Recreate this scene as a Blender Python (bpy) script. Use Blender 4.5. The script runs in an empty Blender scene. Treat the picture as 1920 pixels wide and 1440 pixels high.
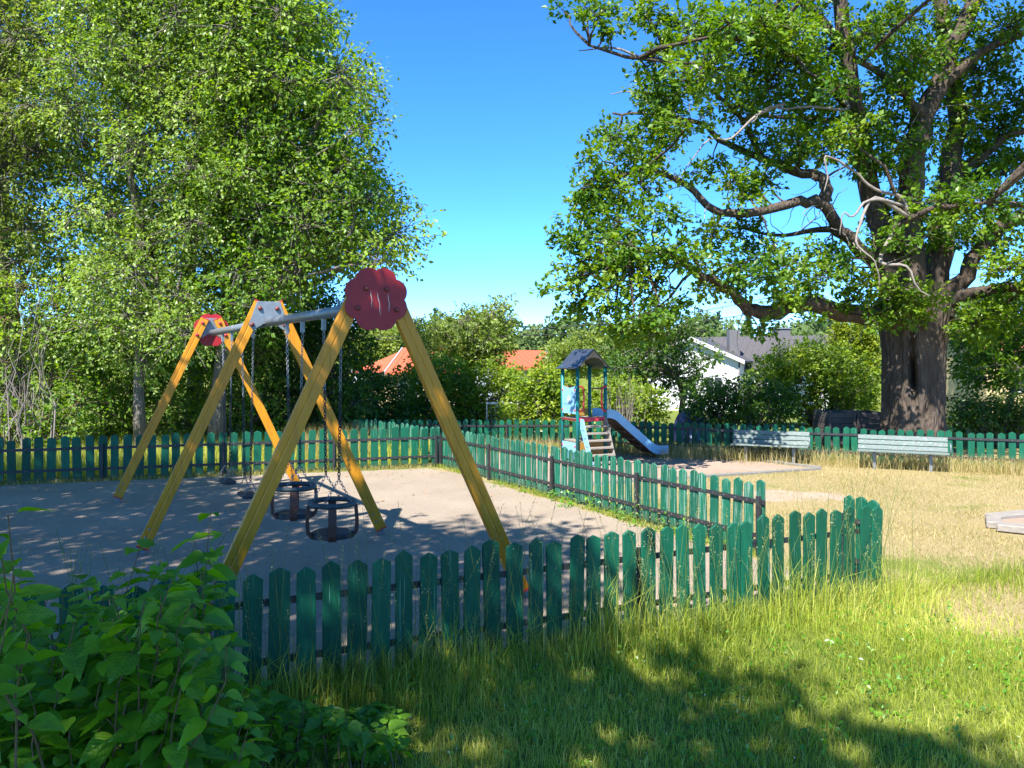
import bpy, bmesh, math, random
import numpy as np
from mathutils import Vector, Matrix

R = random.Random(7)
NP = np.random.default_rng(11)
rad = math.radians
scene = bpy.context.scene
COL = scene.collection

# ------------------------------------------------------------------ camera
F, CX, HY, CH = 1442.0, 960.0, 681.0, 1.9      # focal length and horizon in photo pixels, camera height
cam_d = bpy.data.cameras.new('camera')
cam_d.sensor_width = 36.0
cam_d.lens = 36.0 * F / 1920.0
cam_d.shift_y = -(720.0 - HY) / 1920.0
cam_d.clip_start, cam_d.clip_end = 0.05, 1500
cam = bpy.data.objects.new('camera', cam_d)
COL.objects.link(cam)
cam.location = (0, 0, CH)
cam.rotation_euler = (rad(90), 0, 0)
scene.camera = cam

# ------------------------------------------------------------------ sky, sun, exposure
SUN = Vector((-0.46, -0.88, 0)).normalized() * math.cos(rad(50)) + Vector((0, 0, math.sin(rad(50))))
world = bpy.data.worlds.new('World')
scene.world = world
world.use_nodes = True
wn = world.node_tree
for n in list(wn.nodes):
    wn.nodes.remove(n)
sky = wn.nodes.new('ShaderNodeTexSky')
sky.sky_type = 'NISHITA'
sky.sun_disc = False
sky.sun_elevation = rad(50)
sky.sun_rotation = math.atan2(SUN.x, SUN.y)
sky.air_density = 0.5
sky.dust_density = 0.0
sky.ozone_density = 8.0
bg = wn.nodes.new('ShaderNodeBackground')
bg.inputs['Strength'].default_value = 0.125
wo = wn.nodes.new('ShaderNodeOutputWorld')
hsv = wn.nodes.new('ShaderNodeHueSaturation')
hsv.inputs['Saturation'].default_value = 1.15
hsv.inputs['Hue'].default_value = 0.499
wn.links.new(sky.outputs[0], hsv.inputs['Color'])
wn.links.new(hsv.outputs[0], bg.inputs[0])
wn.links.new(bg.outputs[0], wo.inputs[0])
sun_d = bpy.data.lights.new('sun', 'SUN')
sun_d.energy = 3.4
sun_d.angle = rad(0.53)
sun_d.color = (1.0, 0.97, 0.92)
sun = bpy.data.objects.new('sun', sun_d)
COL.objects.link(sun)
sun.rotation_euler = (-SUN).to_track_quat('-Z', 'Y').to_euler()
sun.location = (0, 0, 30)
scene.view_settings.view_transform = 'Standard'
scene.view_settings.look = 'None'
scene.view_settings.gamma = 1
scene.view_settings.exposure = 2.0
scene.cycles.use_denoising = True
scene.cycles.max_bounces = 7
scene.cycles.diffuse_bounces = 4
scene.cycles.glossy_bounces = 2
scene.cycles.transmission_bounces = 4
scene.cycles.transparent_max_bounces = 6

# ------------------------------------------------------------------ small helpers
def pix(px, py, d):
    """point that projects to photo pixel (px, py) at distance d along the view"""
    return Vector(((px - CX) / F * d, d, CH + (HY - py) / F * d))

def smooth(a, b, x):
    t = np.clip((x - a) / (b - a), 0, 1)
    return t * t * (3 - 2 * t)

def gz(x, y):
    """terrain height"""
    y = np.asarray(y, float); x = np.asarray(x, float)
    z = -1.0 * smooth(19, 46, y) + 7.0 * smooth(75, 170, y) + 9 * smooth(170, 420, y)
    return z + 0.6 * smooth(75, 130, y) * np.sin(x * 0.05 + 1.0)

def vnoise(x, y, s, seed=0):
    """cheap smooth value noise, -1..1"""
    x = np.asarray(x, float) * s + seed * 17.3; y = np.asarray(y, float) * s - seed * 9.1
    return (np.sin(x * 1.7 + 1.3 * np.sin(y * 1.1 + seed)) + np.sin(y * 1.9 + 1.7 * np.sin(x * 0.9 - seed)) +
            np.sin((x + y) * 1.23 + 2.0 * np.sin((x - y) * 0.7))) / 3

def link(o, parent=None):
    COL.objects.link(o)
    if parent is not None:
        o.parent = parent
    return o

def tag(o, label, cat, group=None):
    o['label'] = label; o['category'] = cat
    if group: o['group'] = group
    return o

def thing(name, label, cat, loc=(0, 0, 0), rz=0.0, group=None):
    o = bpy.data.objects.new(name, None)
    o.empty_display_size = 0.2
    o.location = loc; o.rotation_euler = (0, 0, rz)
    link(o)
    return tag(o, label, cat, group)

class MB:
    """collects shapes for one mesh"""
    def __init__(s): s.v = []; s.f = []; s.sm = []
    def add(s, vs, fs, smooth=False):
        b = len(s.v); s.v += [tuple(v) for v in vs]
        s.f += [tuple(i + b for i in f) for f in fs]; s.sm += [smooth] * len(fs)
        return s
    def box(s, c, size, M=None):
        x, y, z = (k / 2 for k in size); c = Vector(c)
        vs = [Vector((i * x, j * y, k * z)) for i in (-1, 1) for j in (-1, 1) for k in (-1, 1)]
        vs = [(M @ v if M else v) + c for v in vs]
        return s.add(vs, [(0, 1, 3, 2), (4, 6, 7, 5), (0, 4, 5, 1), (2, 3, 7, 6), (0, 2, 6, 4), (1, 5, 7, 3)])
    def bar(s, a, b, w, h, up=(0, 0, 1)):
        """box from a to b, w across, h along up"""
        a = Vector(a); b = Vector(b); t = (b - a).normalized(); u = Vector(up)
        r = t.cross(u).normalized(); u = r.cross(t).normalized()
        vs = [p + r * i * w / 2 + u * j * h / 2 for p in (a, b) for i, j in ((-1, -1), (1, -1), (1, 1), (-1, 1))]
        return s.add(vs, [(3, 2, 1, 0), (4, 5, 6, 7), (0, 1, 5, 4), (1, 2, 6, 5), (2, 3, 7, 6), (3, 0, 4, 7)])
    def extrude(s, outline, a, b, r, u):
        """outline of (x, y) along r,u swept from a to b"""
        a = Vector(a); b = Vector(b); n = len(outline)
        vs = [p + r * x + u * y for p in (a, b) for x, y in outline]
        return s.add(vs, [tuple(range(n - 1, -1, -1)), tuple(range(n, 2 * n))] + [(i, (i + 1) % n, n + (i + 1) % n, n + i) for i in range(n)])
    def tube(s, pts, rs, n=8, cap=True):
        pts = [Vector(p) for p in pts]; k = len(pts)
        if not hasattr(rs, '__len__'): rs = [rs] * k
        vs = []; ref = None
        for i, p in enumerate(pts):
            t = (pts[min(i + 1, k - 1)] - pts[max(i - 1, 0)])
            t = t.normalized() if t.length > 1e-9 else Vector((0, 0, 1))
            if ref is None: ref = t.orthogonal().normalized()
            ref = (ref - t * ref.dot(t)); ref = ref.normalized() if ref.length > 1e-6 else t.orthogonal().normalized()
            o = t.cross(ref)
            vs += [p + (ref * math.cos(2 * math.pi * j / n) + o * math.sin(2 * math.pi * j / n)) * rs[i] for j in range(n)]
        fs = [(i * n + j, i * n + (j + 1) % n, (i + 1) * n + (j + 1) % n, (i + 1) * n + j) for i in range(k - 1) for j in range(n)]
        s.add(vs, fs, True)
        if cap:
            b = len(s.v) - n * k
            s.f += [tuple(b + j for j in range(n - 1, -1, -1)), tuple(b + (k - 1) * n + j for j in range(n))]; s.sm += [False, False]
        return s
    def torus(s, c, ax1, ax2, R1, R2, r, n=20, m=8):
        """elliptic ring in the plane ax1, ax2"""
        c = Vector(c); ax1 = Vector(ax1); ax2 = Vector(ax2); nz = ax1.cross(ax2)
        vs = []
        for i in range(n):
            a = 2 * math.pi * i / n
            d = ax1 * math.cos(a) * R1 + ax2 * math.sin(a) * R2
            o = d.normalized()
            vs += [c + d + (o * math.cos(2 * math.pi * j / m) + nz * math.sin(2 * math.pi * j / m)) * r for j in range(m)]
        return s.add(vs, [(i * m + j, i * m + (j + 1) % m, ((i + 1) % n) * m + (j + 1) % m, ((i + 1) % n) * m + j) for i in range(n) for j in range(m)], True)
    def dome(s, c, ax, r, h, n=8):
        """bolt head: low dome on a surface with normal ax"""
        c = Vector(c); ax = Vector(ax).normalized(); e = ax.orthogonal().normalized(); g = ax.cross(e)
        vs = []
        for q, k in ((1, 0), (1, .45), (.7, .85)):
            vs += [c + (e * math.cos(2 * math.pi * j / n) + g * math.sin(2 * math.pi * j / n)) * r * q + ax * h * k for j in range(n)]
        vs.append(c + ax * h)
        fs = [(i * n + j, i * n + (j + 1) % n, (i + 1) * n + (j + 1) % n, (i + 1) * n + j) for i in range(2) for j in range(n)]
        fs += [(2 * n + j, 2 * n + (j + 1) % n, 3 * n) for j in range(n)]
        return s.add(vs, fs, True)
    def mesh(s, name, mat, bevel=0):
        me = bpy.data.meshes.new(name)
        me.from_pydata(s.v, [], s.f)
        me.polygons.foreach_set('use_smooth', s.sm)
        me.materials.append(mat)
        bm = bmesh.new(); bm.from_mesh(me)
        bmesh.ops.recalc_face_normals(bm, faces=bm.faces)
        if bevel:
            ed = [e for e in bm.edges if len(e.link_faces) == 2 and e.calc_face_angle() > 0.5]
            bmesh.ops.bevel(bm, geom=ed, offset=bevel, segments=1, affect='EDGES', clamp_overlap=True)
        bm.to_mesh(me); bm.free(); me.update()
        return me
    def build(s, name, mat, parent=None, bevel=0, label=None):
        o = bpy.data.objects.new(name, s.mesh(name, mat, bevel))
        if label: o['label'] = label
        return link(o, parent)

def raw_mesh(name, V, tris, mat, tint=None, smooth=False):
    """numpy vertices and triangles to a mesh, with a per-vertex tint"""
    me = bpy.data.meshes.new(name)
    V = np.ascontiguousarray(V, np.float32).reshape(-1, 3); T = np.ascontiguousarray(tris, np.int32).reshape(-1, 3)
    me.vertices.add(len(V)); me.vertices.foreach_set('co', V.ravel())
    me.loops.add(T.size); me.loops.foreach_set('vertex_index', T.ravel())
    me.polygons.add(len(T))
    me.polygons.foreach_set('loop_start', np.arange(0, T.size, 3, dtype=np.int32))
    me.polygons.foreach_set('use_smooth', np.full(len(T), smooth))
    if tint is not None:
        a = me.attributes.new('tint', 'FLOAT', 'POINT'); a.data.foreach_set('value', np.ascontiguousarray(tint, np.float32))
    me.materials.append(mat); me.update(calc_edges=True); me.validate()
    return me

def stuff(o):
    o['kind'] = 'stuff'; return o

# ------------------------------------------------------------------ materials
def nodes(name):
    m = bpy.data.materials.new(name); m.use_nodes = True
    nt = m.node_tree
    for n in list(nt.nodes): nt.nodes.remove(n)
    out = nt.nodes.new('ShaderNodeOutputMaterial')
    return m, nt, out

def N(nt, kind, **kw):
    n = nt.nodes.new(kind)
    for k, v in kw.items():
        if k in n.inputs: n.inputs[k].default_value = v
        else: setattr(n, k, v)
    return n

def ramp(nt, src, stops):
    r = nt.nodes.new('ShaderNodeValToRGB'); e = r.color_ramp.elements
    while len(e) < len(stops): e.new(0.5)
    for k, (p, c) in enumerate(stops):
        e[k].position = p; e[k].color = (*c, 1) if len(c) == 3 else c
    nt.links.new(src, r.inputs[0]); return r

def mat(name, c1, c2=None, scale=8, rough=0.6, bump=0.0, bscale=None, stretch=(1, 1, 1), metal=0.0, spec=0.4, detail=6, wear=None, wear_at=0.68, wear_scale=6, wstretch=(1, 1, 1), objrand=0.0, sharp=0.0, dirt=False):
    """paint, wood, metal: two colours mixed by noise, optional worn patches and bump"""
    m, nt, out = nodes(name)
    L = nt.links.new
    b = N(nt, 'ShaderNodeBsdfPrincipled', Roughness=rough, Metallic=metal)
    b.inputs['Specular IOR Level'].default_value = spec
    tc = N(nt, 'ShaderNodeTexCoord'); mp = N(nt, 'ShaderNodeMapping'); mp.inputs['Scale'].default_value = stretch
    L(tc.outputs['Object'], mp.inputs[0])
    oi = N(nt, 'ShaderNodeObjectInfo')
    add = N(nt, 'ShaderNodeVectorMath', operation='MULTIPLY_ADD'); 
    cmb = N(nt, 'ShaderNodeCombineXYZ')
    for k in range(3): L(oi.outputs['Random'], cmb.inputs[k])
    add.inputs[1].default_value = (37, 23, 51)
    L(cmb.outputs[0], add.inputs[0]); L(mp.outputs[0], add.inputs[2])
    vec = add.outputs[0]
    nz = N(nt, 'ShaderNodeTexNoise', Scale=scale, Detail=detail, Roughness=0.6); L(vec, nz.inputs['Vector'])
    c2 = c2 or tuple(k * 0.75 for k in c1)
    r = ramp(nt, nz.outputs['Fac'], [(0.3 + sharp, c1), (0.7 - sharp, c2)])
    col = r.outputs[0]
    if objrand:
        h = N(nt, 'ShaderNodeHueSaturation')
        mr = N(nt, 'ShaderNodeMapRange'); mr.inputs[3].default_value = 1 - objrand; mr.inputs[4].default_value = 1 + objrand
        L(oi.outputs['Random'], mr.inputs[0]); L(mr.outputs[0], h.inputs['Value']); L(col, h.inputs['Color']); col = h.outputs[0]
    if wear:
        mp2 = N(nt, 'ShaderNodeMapping'); mp2.inputs['Scale'].default_value = wstretch; L(vec, mp2.inputs[0])
        n2 = N(nt, 'ShaderNodeTexNoise', Scale=wear_scale, Detail=8, Roughness=0.65); L(mp2.outputs[0], n2.inputs['Vector'])
        r2 = ramp(nt, n2.outputs['Fac'], [(wear_at, (0, 0, 0)), (wear_at + 0.03, (1, 1, 1))])
        mx = N(nt, 'ShaderNodeMix', data_type='RGBA'); L(r2.outputs[0], mx.inputs[0]); L(col, mx.inputs[6]); mx.inputs[7].default_value = (*wear, 1); col = mx.outputs[2]
    if dirt:       # splashed soil and algae on the lowest hand's breadth
        sp = N(nt, 'ShaderNodeSeparateXYZ'); L(tc.outputs['Object'], sp.inputs[0])
        n4 = N(nt, 'ShaderNodeTexNoise', Scale=14, Detail=6); L(vec, n4.inputs['Vector'])
        ma = N(nt, 'ShaderNodeMath', operation='MULTIPLY_ADD'); L(n4.outputs['Fac'], ma.inputs[0]); ma.inputs[1].default_value = .35; L(sp.outputs['Z'], ma.inputs[2])
        r4 = ramp(nt, ma.outputs[0], [(0.16, (.75, .75, .75)), (0.30, (0, 0, 0))])
        mx4 = N(nt, 'ShaderNodeMix', data_type='RGBA'); L(r4.outputs[0], mx4.inputs[0]); L(col, mx4.inputs[6]); mx4.inputs[7].default_value = (.06, .075, .04, 1); col = mx4.outputs[2]
    L(col, b.inputs['Base Color'])
    if bump:
        n3 = N(nt, 'ShaderNodeTexNoise', Scale=bscale or scale * 4, Detail=4); L(vec, n3.inputs['Vector'])
        bp = N(nt, 'ShaderNodeBump', Strength=bump, Distance=0.02); L(n3.outputs['Fac'], bp.inputs['Height']); L(bp.outputs[0], b.inputs['Normal'])
    L(b.outputs[0], out.inputs[0])
    return m

def leafmat(name, dark, mid, light, trans=0.42, gloss=0.05, rough=0.42, veins=False):
    """leaf or blade: colour by the tint of the single leaf, some light passing through"""
    m, nt, out = nodes(name); L = nt.links.new
    at = N(nt, 'ShaderNodeAttribute', attribute_name='tint')
    r = ramp(nt, at.outputs['Fac'], [(0.0, dark), (0.5, mid), (1.0, light)])
    d = N(nt, 'ShaderNodeBsdfDiffuse'); t = N(nt, 'ShaderNodeBsdfTranslucent'); g = N(nt, 'ShaderNodeBsdfGlossy', Roughness=rough)
    col = r.outputs[0]
    if veins:      # midrib and side veins in the leaf's own coordinates, and blotches
        tc = N(nt, 'ShaderNodeTexCoord'); sp = N(nt, 'ShaderNodeSeparateXYZ'); L(tc.outputs['Object'], sp.inputs[0])
        ay = N(nt, 'ShaderNodeMath', operation='ABSOLUTE'); L(sp.outputs['Y'], ay.inputs[0])
        f = N(nt, 'ShaderNodeMath', operation='MULTIPLY_ADD'); L(ay.outputs[0], f.inputs[0]); f.inputs[1].default_value = -0.9; L(sp.outputs['X'], f.inputs[2])
        g_ = N(nt, 'ShaderNodeMath', operation='PINGPONG'); sc_ = N(nt, 'ShaderNodeMath', operation='MULTIPLY'); L(f.outputs[0], sc_.inputs[0]); sc_.inputs[1].default_value = 8.5
        L(sc_.outputs[0], g_.inputs[0]); g_.inputs[1].default_value = 0.5
        v1 = N(nt, 'ShaderNodeMath', operation='LESS_THAN'); L(g_.outputs[0], v1.inputs[0]); v1.inputs[1].default_value = 0.055
        v2 = N(nt, 'ShaderNodeMath', operation='LESS_THAN'); L(ay.outputs[0], v2.inputs[0]); v2.inputs[1].default_value = 0.012
        vm = N(nt, 'ShaderNodeMath', operation='MAXIMUM'); L(v1.outputs[0], vm.inputs[0]); L(v2.outputs[0], vm.inputs[1])
        nz = N(nt, 'ShaderNodeTexNoise', Scale=5.0, Detail=5); L(tc.outputs['Object'], nz.inputs['Vector'])
        h2 = N(nt, 'ShaderNodeHueSaturation'); mr = N(nt, 'ShaderNodeMapRange'); mr.inputs[1].default_value = .3; mr.inputs[2].default_value = .7; mr.inputs[3].default_value = .72; mr.inputs[4].default_value = 1.2
        L(nz.outputs['Fac'], mr.inputs[0]); L(mr.outputs[0], h2.inputs['Value']); L(col, h2.inputs['Color'])
        mv = N(nt, 'ShaderNodeMix', data_type='RGBA'); k_ = N(nt, 'ShaderNodeMath', operation='MULTIPLY'); L(vm.outputs[0], k_.inputs[0]); k_.inputs[1].default_value = .45
        L(k_.outputs[0], mv.inputs[0]); L(h2.outputs[0], mv.inputs[6]); mv.inputs[7].default_value = (0.22, 0.36, 0.09, 1); col = mv.outputs[2]
        bp = N(nt, 'ShaderNodeBump', Strength=0.5, Distance=0.004, invert=True); L(g_.outputs[0], bp.inputs['Height']); L(bp.outputs[0], d.inputs['Normal']); L(bp.outputs[0], g.inputs['Normal'])
    hs = N(nt, 'ShaderNodeHueSaturation', Saturation=1.1, Value=1.25, Hue=0.49); L(col, hs.inputs['Color'])
    L(col, d.inputs[0]); L(hs.outputs[0], t.inputs[0]); g.inputs[0].default_value = (1, 1, 1, 1)
    m1 = N(nt, 'ShaderNodeMixShader'); m1.inputs[0].default_value = trans; L(d.outputs[0], m1.inputs[1]); L(t.outputs[0], m1.inputs[2])
    m2 = N(nt, 'ShaderNodeMixShader'); m2.inputs[0].default_value = gloss; L(m1.outputs[0], m2.inputs[1]); L(g.outputs[0], m2.inputs[2])
    L(m2.outputs[0], out.inputs[0])
    return m

def barkmat(name, c1, c2, scale=6, bump=0.8, zs=0.27):
    m, nt, out = nodes(name); L = nt.links.new
    b = N(nt, 'ShaderNodeBsdfPrincipled', Roughness=0.9); b.inputs['Specular IOR Level'].default_value = 0.125
    tc = N(nt, 'ShaderNodeTexCoord'); mp = N(nt, 'ShaderNodeMapping'); mp.inputs['Scale'].default_value = (1, 1, zs); L(tc.outputs['Object'], mp.inputs[0])
    n1 = N(nt, 'ShaderNodeTexNoise', Scale=scale * 2.2, Detail=8, Roughness=0.7); L(mp.outputs[0], n1.inputs['Vector'])
    v = N(nt, 'ShaderNodeTexVoronoi', feature='DISTANCE_TO_EDGE', Scale=scale * 2.5); L(mp.outputs[0], v.inputs['Vector'])
    r = ramp(nt, n1.outputs['Fac'], [(0.3, c1), (0.7, c2)])
    L(r.outputs[0], b.inputs['Base Color'])
    mu = N(nt, 'ShaderNodeMath', operation='MULTIPLY_ADD'); L(v.outputs['Distance'], mu.inputs[0]); mu.inputs[1].default_value = 1.6; L(n1.outputs['Fac'], mu.inputs[2])
    bp = N(nt, 'ShaderNodeBump', Strength=bump, Distance=0.05); L(mu.outputs[0], bp.inputs['Height']); L(bp.outputs[0], b.inputs['Normal'])
    L(b.outputs[0], out.inputs[0])
    return m

def groundmat():
    m, nt, out = nodes('ground'); L = nt.links.new
    b = N(nt, 'ShaderNodeBsdfPrincipled', Roughness=0.95); b.inputs['Specular IOR Level'].default_value = 0.1
    tc = N(nt, 'ShaderNodeTexCoord')
    at = N(nt, 'ShaderNodeAttribute', attribute_name='tint'); bare = N(nt, 'ShaderNodeAttribute', attribute_name='bare')
    n1 = N(nt, 'ShaderNodeTexNoise', Scale=2.3, Detail=8, Roughness=0.65); L(tc.outputs['Object'], n1.inputs['Vector'])
    n2 = N(nt, 'ShaderNodeTexNoise', Scale=38, Detail=6, Roughness=0.7); L(tc.outputs['Object'], n2.inputs['Vector'])
    g = ramp(nt, n2.outputs['Fac'], [(0.3, (0.07, 0.10, 0.015)), (0.7, (0.22, 0.25, 0.05))])
    d = ramp(nt, n2.outputs['Fac'], [(0.3, (0.20, 0.155, 0.07)), (0.52, (0.32, 0.25, 0.12)), (0.7, (0.42, 0.335, 0.175))])
    e = ramp(nt, n2.outputs['Fac'], [(0.3, (0.32, 0.235, 0.17)), (0.7, (0.45, 0.345, 0.265))])
    ad = N(nt, 'ShaderNodeMath', operation='MULTIPLY_ADD'); L(n1.outputs['Fac'], ad.inputs[0]); ad.inputs[1].default_value = 0.9; L(at.outputs['Fac'], ad.inputs[2])
    rr = ramp(nt, ad.outputs[0], [(0.75, (0, 0, 0)), (1.05, (1, 1, 1))])
    mx = N(nt, 'ShaderNodeMix', data_type='RGBA'); L(rr.outputs[0], mx.inputs[0]); L(g.outputs[0], mx.inputs[6]); L(d.outputs[0], mx.inputs[7])
    ad2 = N(nt, 'ShaderNodeMath', operation='MULTIPLY_ADD'); L(n1.outputs['Fac'], ad2.inputs[0]); ad2.inputs[1].default_value = 0.8; L(bare.outputs['Fac'], ad2.inputs[2])
    r3 = ramp(nt, ad2.outputs[0], [(0.85, (0, 0, 0)), (1.1, (1, 1, 1))])
    m2 = N(nt, 'ShaderNodeMix', data_type='RGBA'); L(r3.outputs[0], m2.inputs[0]); L(mx.outputs[2], m2.inputs[6]); L(e.outputs[0], m2.inputs[7])
    L(m2.outputs[2], b.inputs['Base Color'])
    bp = N(nt, 'ShaderNodeBump', Strength=0.7, Distance=0.03); L(n2.outputs['Fac'], bp.inputs['Height']); L(bp.outputs[0], b.inputs['Normal'])
    L(b.outputs[0], out.inputs[0])
    return m

def gravelmat(name, c1, c2, c3, fine=160):
    m, nt, out = nodes(name); L = nt.links.new
    b = N(nt, 'ShaderNodeBsdfPrincipled', Roughness=0.95); b.inputs['Specular IOR Level'].default_value = 0.125
    tc = N(nt, 'ShaderNodeTexCoord')
    n1 = N(nt, 'ShaderNodeTexNoise', Scale=0.9, Detail=9, Roughness=0.65); L(tc.outputs['Object'], n1.inputs['Vector'])
    n2 = N(nt, 'ShaderNodeTexNoise', Scale=fine, Detail=4, Roughness=0.8); L(tc.outputs['Object'], n2.inputs['Vector'])
    a = ramp(nt, n1.outputs['Fac'], [(0.35, c1), (0.65, c2)])
    s = ramp(nt, n2.outputs['Fac'], [(0.32, (0.35, 0.35, 0.35)), (0.5, (1, 1, 1)), (0.72, (1.35, 1.33, 1.3))])
    mx = N(nt, 'ShaderNodeMix', data_type='RGBA', blend_type='MULTIPLY'); mx.inputs[0].default_value = 0.75; L(a.outputs[0], mx.inputs[6]); L(s.outputs[0], mx.inputs[7])
    n3 = N(nt, 'ShaderNodeTexNoise', Scale=3.1, Detail=8, Roughness=0.75); L(tc.outputs['Object'], n3.inputs['Vector'])
    q = ramp(nt, n3.outputs['Fac'], [(0.58, (0, 0, 0)), (0.72, (1, 1, 1))])
    m3 = N(nt, 'ShaderNodeMix', data_type='RGBA'); L(q.outputs[0], m3.inputs[0]); L(mx.outputs[2], m3.inputs[6]); m3.inputs[7].default_value = (*c3, 1)
    L(m3.outputs[2], b.inputs['Base Color'])
    bp = N(nt, 'ShaderNodeBump', Strength=0.5, Distance=0.012); L(n2.outputs['Fac'], bp.inputs['Height']); L(bp.outputs[0], b.inputs['Normal'])
    L(b.outputs[0], out.inputs[0])
    return m

GREEN = mat('green_paint', (0.0055, 0.098, 0.050), (0.004, 0.068, 0.035), scale=7, rough=0.5, spec=0.25, stretch=(4, 4, 0.6), bump=0.2, bscale=40, wear=(0.11, 0.25, 0.18), wear_at=0.635, wear_scale=7, wstretch=(3, 3, 0.45), objrand=0.28, dirt=True)
GREENB = mat('green_paint_worn', (0.010, 0.125, 0.070), (0.007, 0.085, 0.048), scale=7, rough=0.55, spec=0.25, stretch=(4, 4, 0.6), bump=0.25, bscale=40, wear=(0.24, 0.34, 0.27), wear_at=0.575, wear_scale=8, wstretch=(3.2, 3.2, 0.35), objrand=0.25, dirt=True)
BLACK = mat('black_steel', (0.018, 0.019, 0.021), (0.035, 0.034, 0.034), scale=12, rough=0.5, bump=0.1, wear=(0.22, 0.21, 0.2), wear_at=0.70, wear_scale=16)
YELLOW = mat('yellow_lacquered_wood', (0.60, 0.245, 0.006), (0.46, 0.18, 0.006), scale=3, rough=0.42, stretch=(5, 5, 0.5), bump=0.12, bscale=30, wear=(0.14, 0.075, 0.02), wear_at=0.64, wear_scale=9, wstretch=(1, 1, 0.35))
REDP = mat('red_panel', (0.33, 0.010, 0.014), (0.25, 0.010, 0.016), scale=5, rough=0.5, stretch=(4, 4, 0.5), wear=(0.2, 0.03, 0.035), wear_at=0.62, wear_scale=4, wstretch=(3, 3, 0.4))
REDB = mat('red_brown_plastic', (0.20, 0.03, 0.025), (0.13, 0.03, 0.025), rough=0.5)
SCR = mat('scratched_wood', (0.6, 0.5, 0.46), (0.45, 0.36, 0.33), rough=0.8)
GALV = mat('galvanised_steel', (0.23, 0.255, 0.27), (0.165, 0.185, 0.20), scale=18, rough=0.42, metal=0.35, wear=(0.30, 0.315, 0.325), wear_at=0.6, wear_scale=10)
CHAIN = mat('chain_steel', (0.30, 0.30, 0.30), (0.16, 0.16, 0.165), rough=0.4, metal=0.7)
CHAINB = mat('chain_sleeve', (0.02, 0.02, 0.022), (0.035, 0.033, 0.033), rough=0.55)
RUBBER = mat('black_rubber', (0.022, 0.024, 0.027), (0.04, 0.043, 0.046), scale=20, rough=0.6, bump=0.1)
RUBBERG = mat('grey_green_rubber', (0.045, 0.065, 0.065), (0.03, 0.045, 0.048), scale=16, rough=0.6, bump=0.1)
STRUT = mat('brown_strap', (0.14, 0.055, 0.03), (0.09, 0.035, 0.022), scale=10, rough=0.6)
TEAL = mat('teal_post', (0.004, 0.155, 0.15), (0.006, 0.125, 0.125), scale=6, rough=0.4, stretch=(3, 3, 0.5))
BLUE = mat('light_blue_panel', (0.23, 0.46, 0.66), (0.19, 0.41, 0.60), scale=9, rough=0.4, bump=0.05)
PINKR = mat('red_tube', (0.60, 0.03, 0.05), (0.5, 0.03, 0.05), rough=0.4)
OCHRE = mat('ochre_panel', (0.36, 0.20, 0.03), (0.30, 0.16, 0.03), rough=0.5)
GREYW = mat('weathered_wood', (0.30, 0.265, 0.22), (0.20, 0.175, 0.145), scale=5, rough=0.85, stretch=(1, 6, 6), bump=0.3, bscale=30)
DARKW = mat('dark_board', (0.075, 0.062, 0.055), (0.12, 0.10, 0.088), scale=4, rough=0.85, stretch=(1, 6, 6), bump=0.3, bscale=25)
ROOFT = mat('charcoal_laminate', (0.030, 0.036, 0.050), (0.045, 0.052, 0.066), scale=7, rough=0.35, wear=(0.5, 0.5, 0.48), wear_at=0.72, wear_scale=4)
ROOFU = mat('taupe_laminate', (0.26, 0.21, 0.17), (0.22, 0.18, 0.15), rough=0.6)
SLIDEB = mat('slide_underside', (0.05, 0.032, 0.024), (0.075, 0.045, 0.03), scale=4, rough=0.55)
STEEL = mat('slide_steel', (0.55, 0.56, 0.57), (0.45, 0.46, 0.47), rough=0.3, metal=0.8)
BENCH = mat('pale_green_slat', (0.16, 0.19, 0.172), (0.115, 0.148, 0.135), scale=6, rough=0.6, stretch=(0.6, 5, 5), bump=0.1, wear=(0.30, 0.34, 0.31), wear_at=0.60, wear_scale=8)
CONC = mat('concrete', (0.22, 0.205, 0.18), (0.15, 0.14, 0.125), scale=14, rough=0.9, bump=0.3)
WHITE = mat('white_boards', (0.62, 0.62, 0.61), (0.55, 0.55, 0.55), scale=4, rough=0.6)
GREYWALL = mat('grey_boards', (0.38, 0.42, 0.46), (0.34, 0.38, 0.42), rough=0.7)
CREAM = mat('cream_render', (0.50, 0.38, 0.18), (0.45, 0.34, 0.165), rough=0.8)
GLASS = mat('window_glass', (0.03, 0.035, 0.04), (0.05, 0.055, 0.06), rough=0.08, spec=0.7)
DARKTILE = mat('dark_roof_tile', (0.062, 0.056, 0.056), (0.095, 0.085, 0.083), scale=9, rough=0.7)
REDTILE = mat('orange_red_tile', (0.52, 0.115, 0.045), (0.42, 0.085, 0.035), scale=7, rough=0.75)
PINKTILE = mat('faded_red_tile', (0.45, 0.15, 0.12), (0.38, 0.12, 0.10), scale=7, rough=0.75)
CHIM = mat('chimney_metal', (0.10, 0.095, 0.095), (0.14, 0.13, 0.13), rough=0.6)
WIRE = mat('cable', (0.03, 0.03, 0.03), (0.02, 0.02, 0.02), rough=0.6)
NAVY = mat('navy_paint', (0.035, 0.045, 0.14), (0.045, 0.055, 0.16), rough=0.3, spec=0.5)
INK = mat('black_print', (0.02, 0.03, 0.05), (0.03, 0.04, 0.06), rough=0.6)
PAPER = mat('white_sticker', (0.78, 0.77, 0.73), (0.6, 0.6, 0.58), rough=0.6)
NETM = mat('net_cord', (0.6, 0.62, 0.62), (0.5, 0.52, 0.52), rough=0.8)
GRAVEL = gravelmat('gravel', (0.275, 0.217, 0.16), (0.33, 0.265, 0.197), (0.27, 0.195, 0.135))
SAND = gravelmat('sand', (0.31, 0.225, 0.165), (0.36, 0.265, 0.20), (0.33, 0.25, 0.19), 90)
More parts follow.
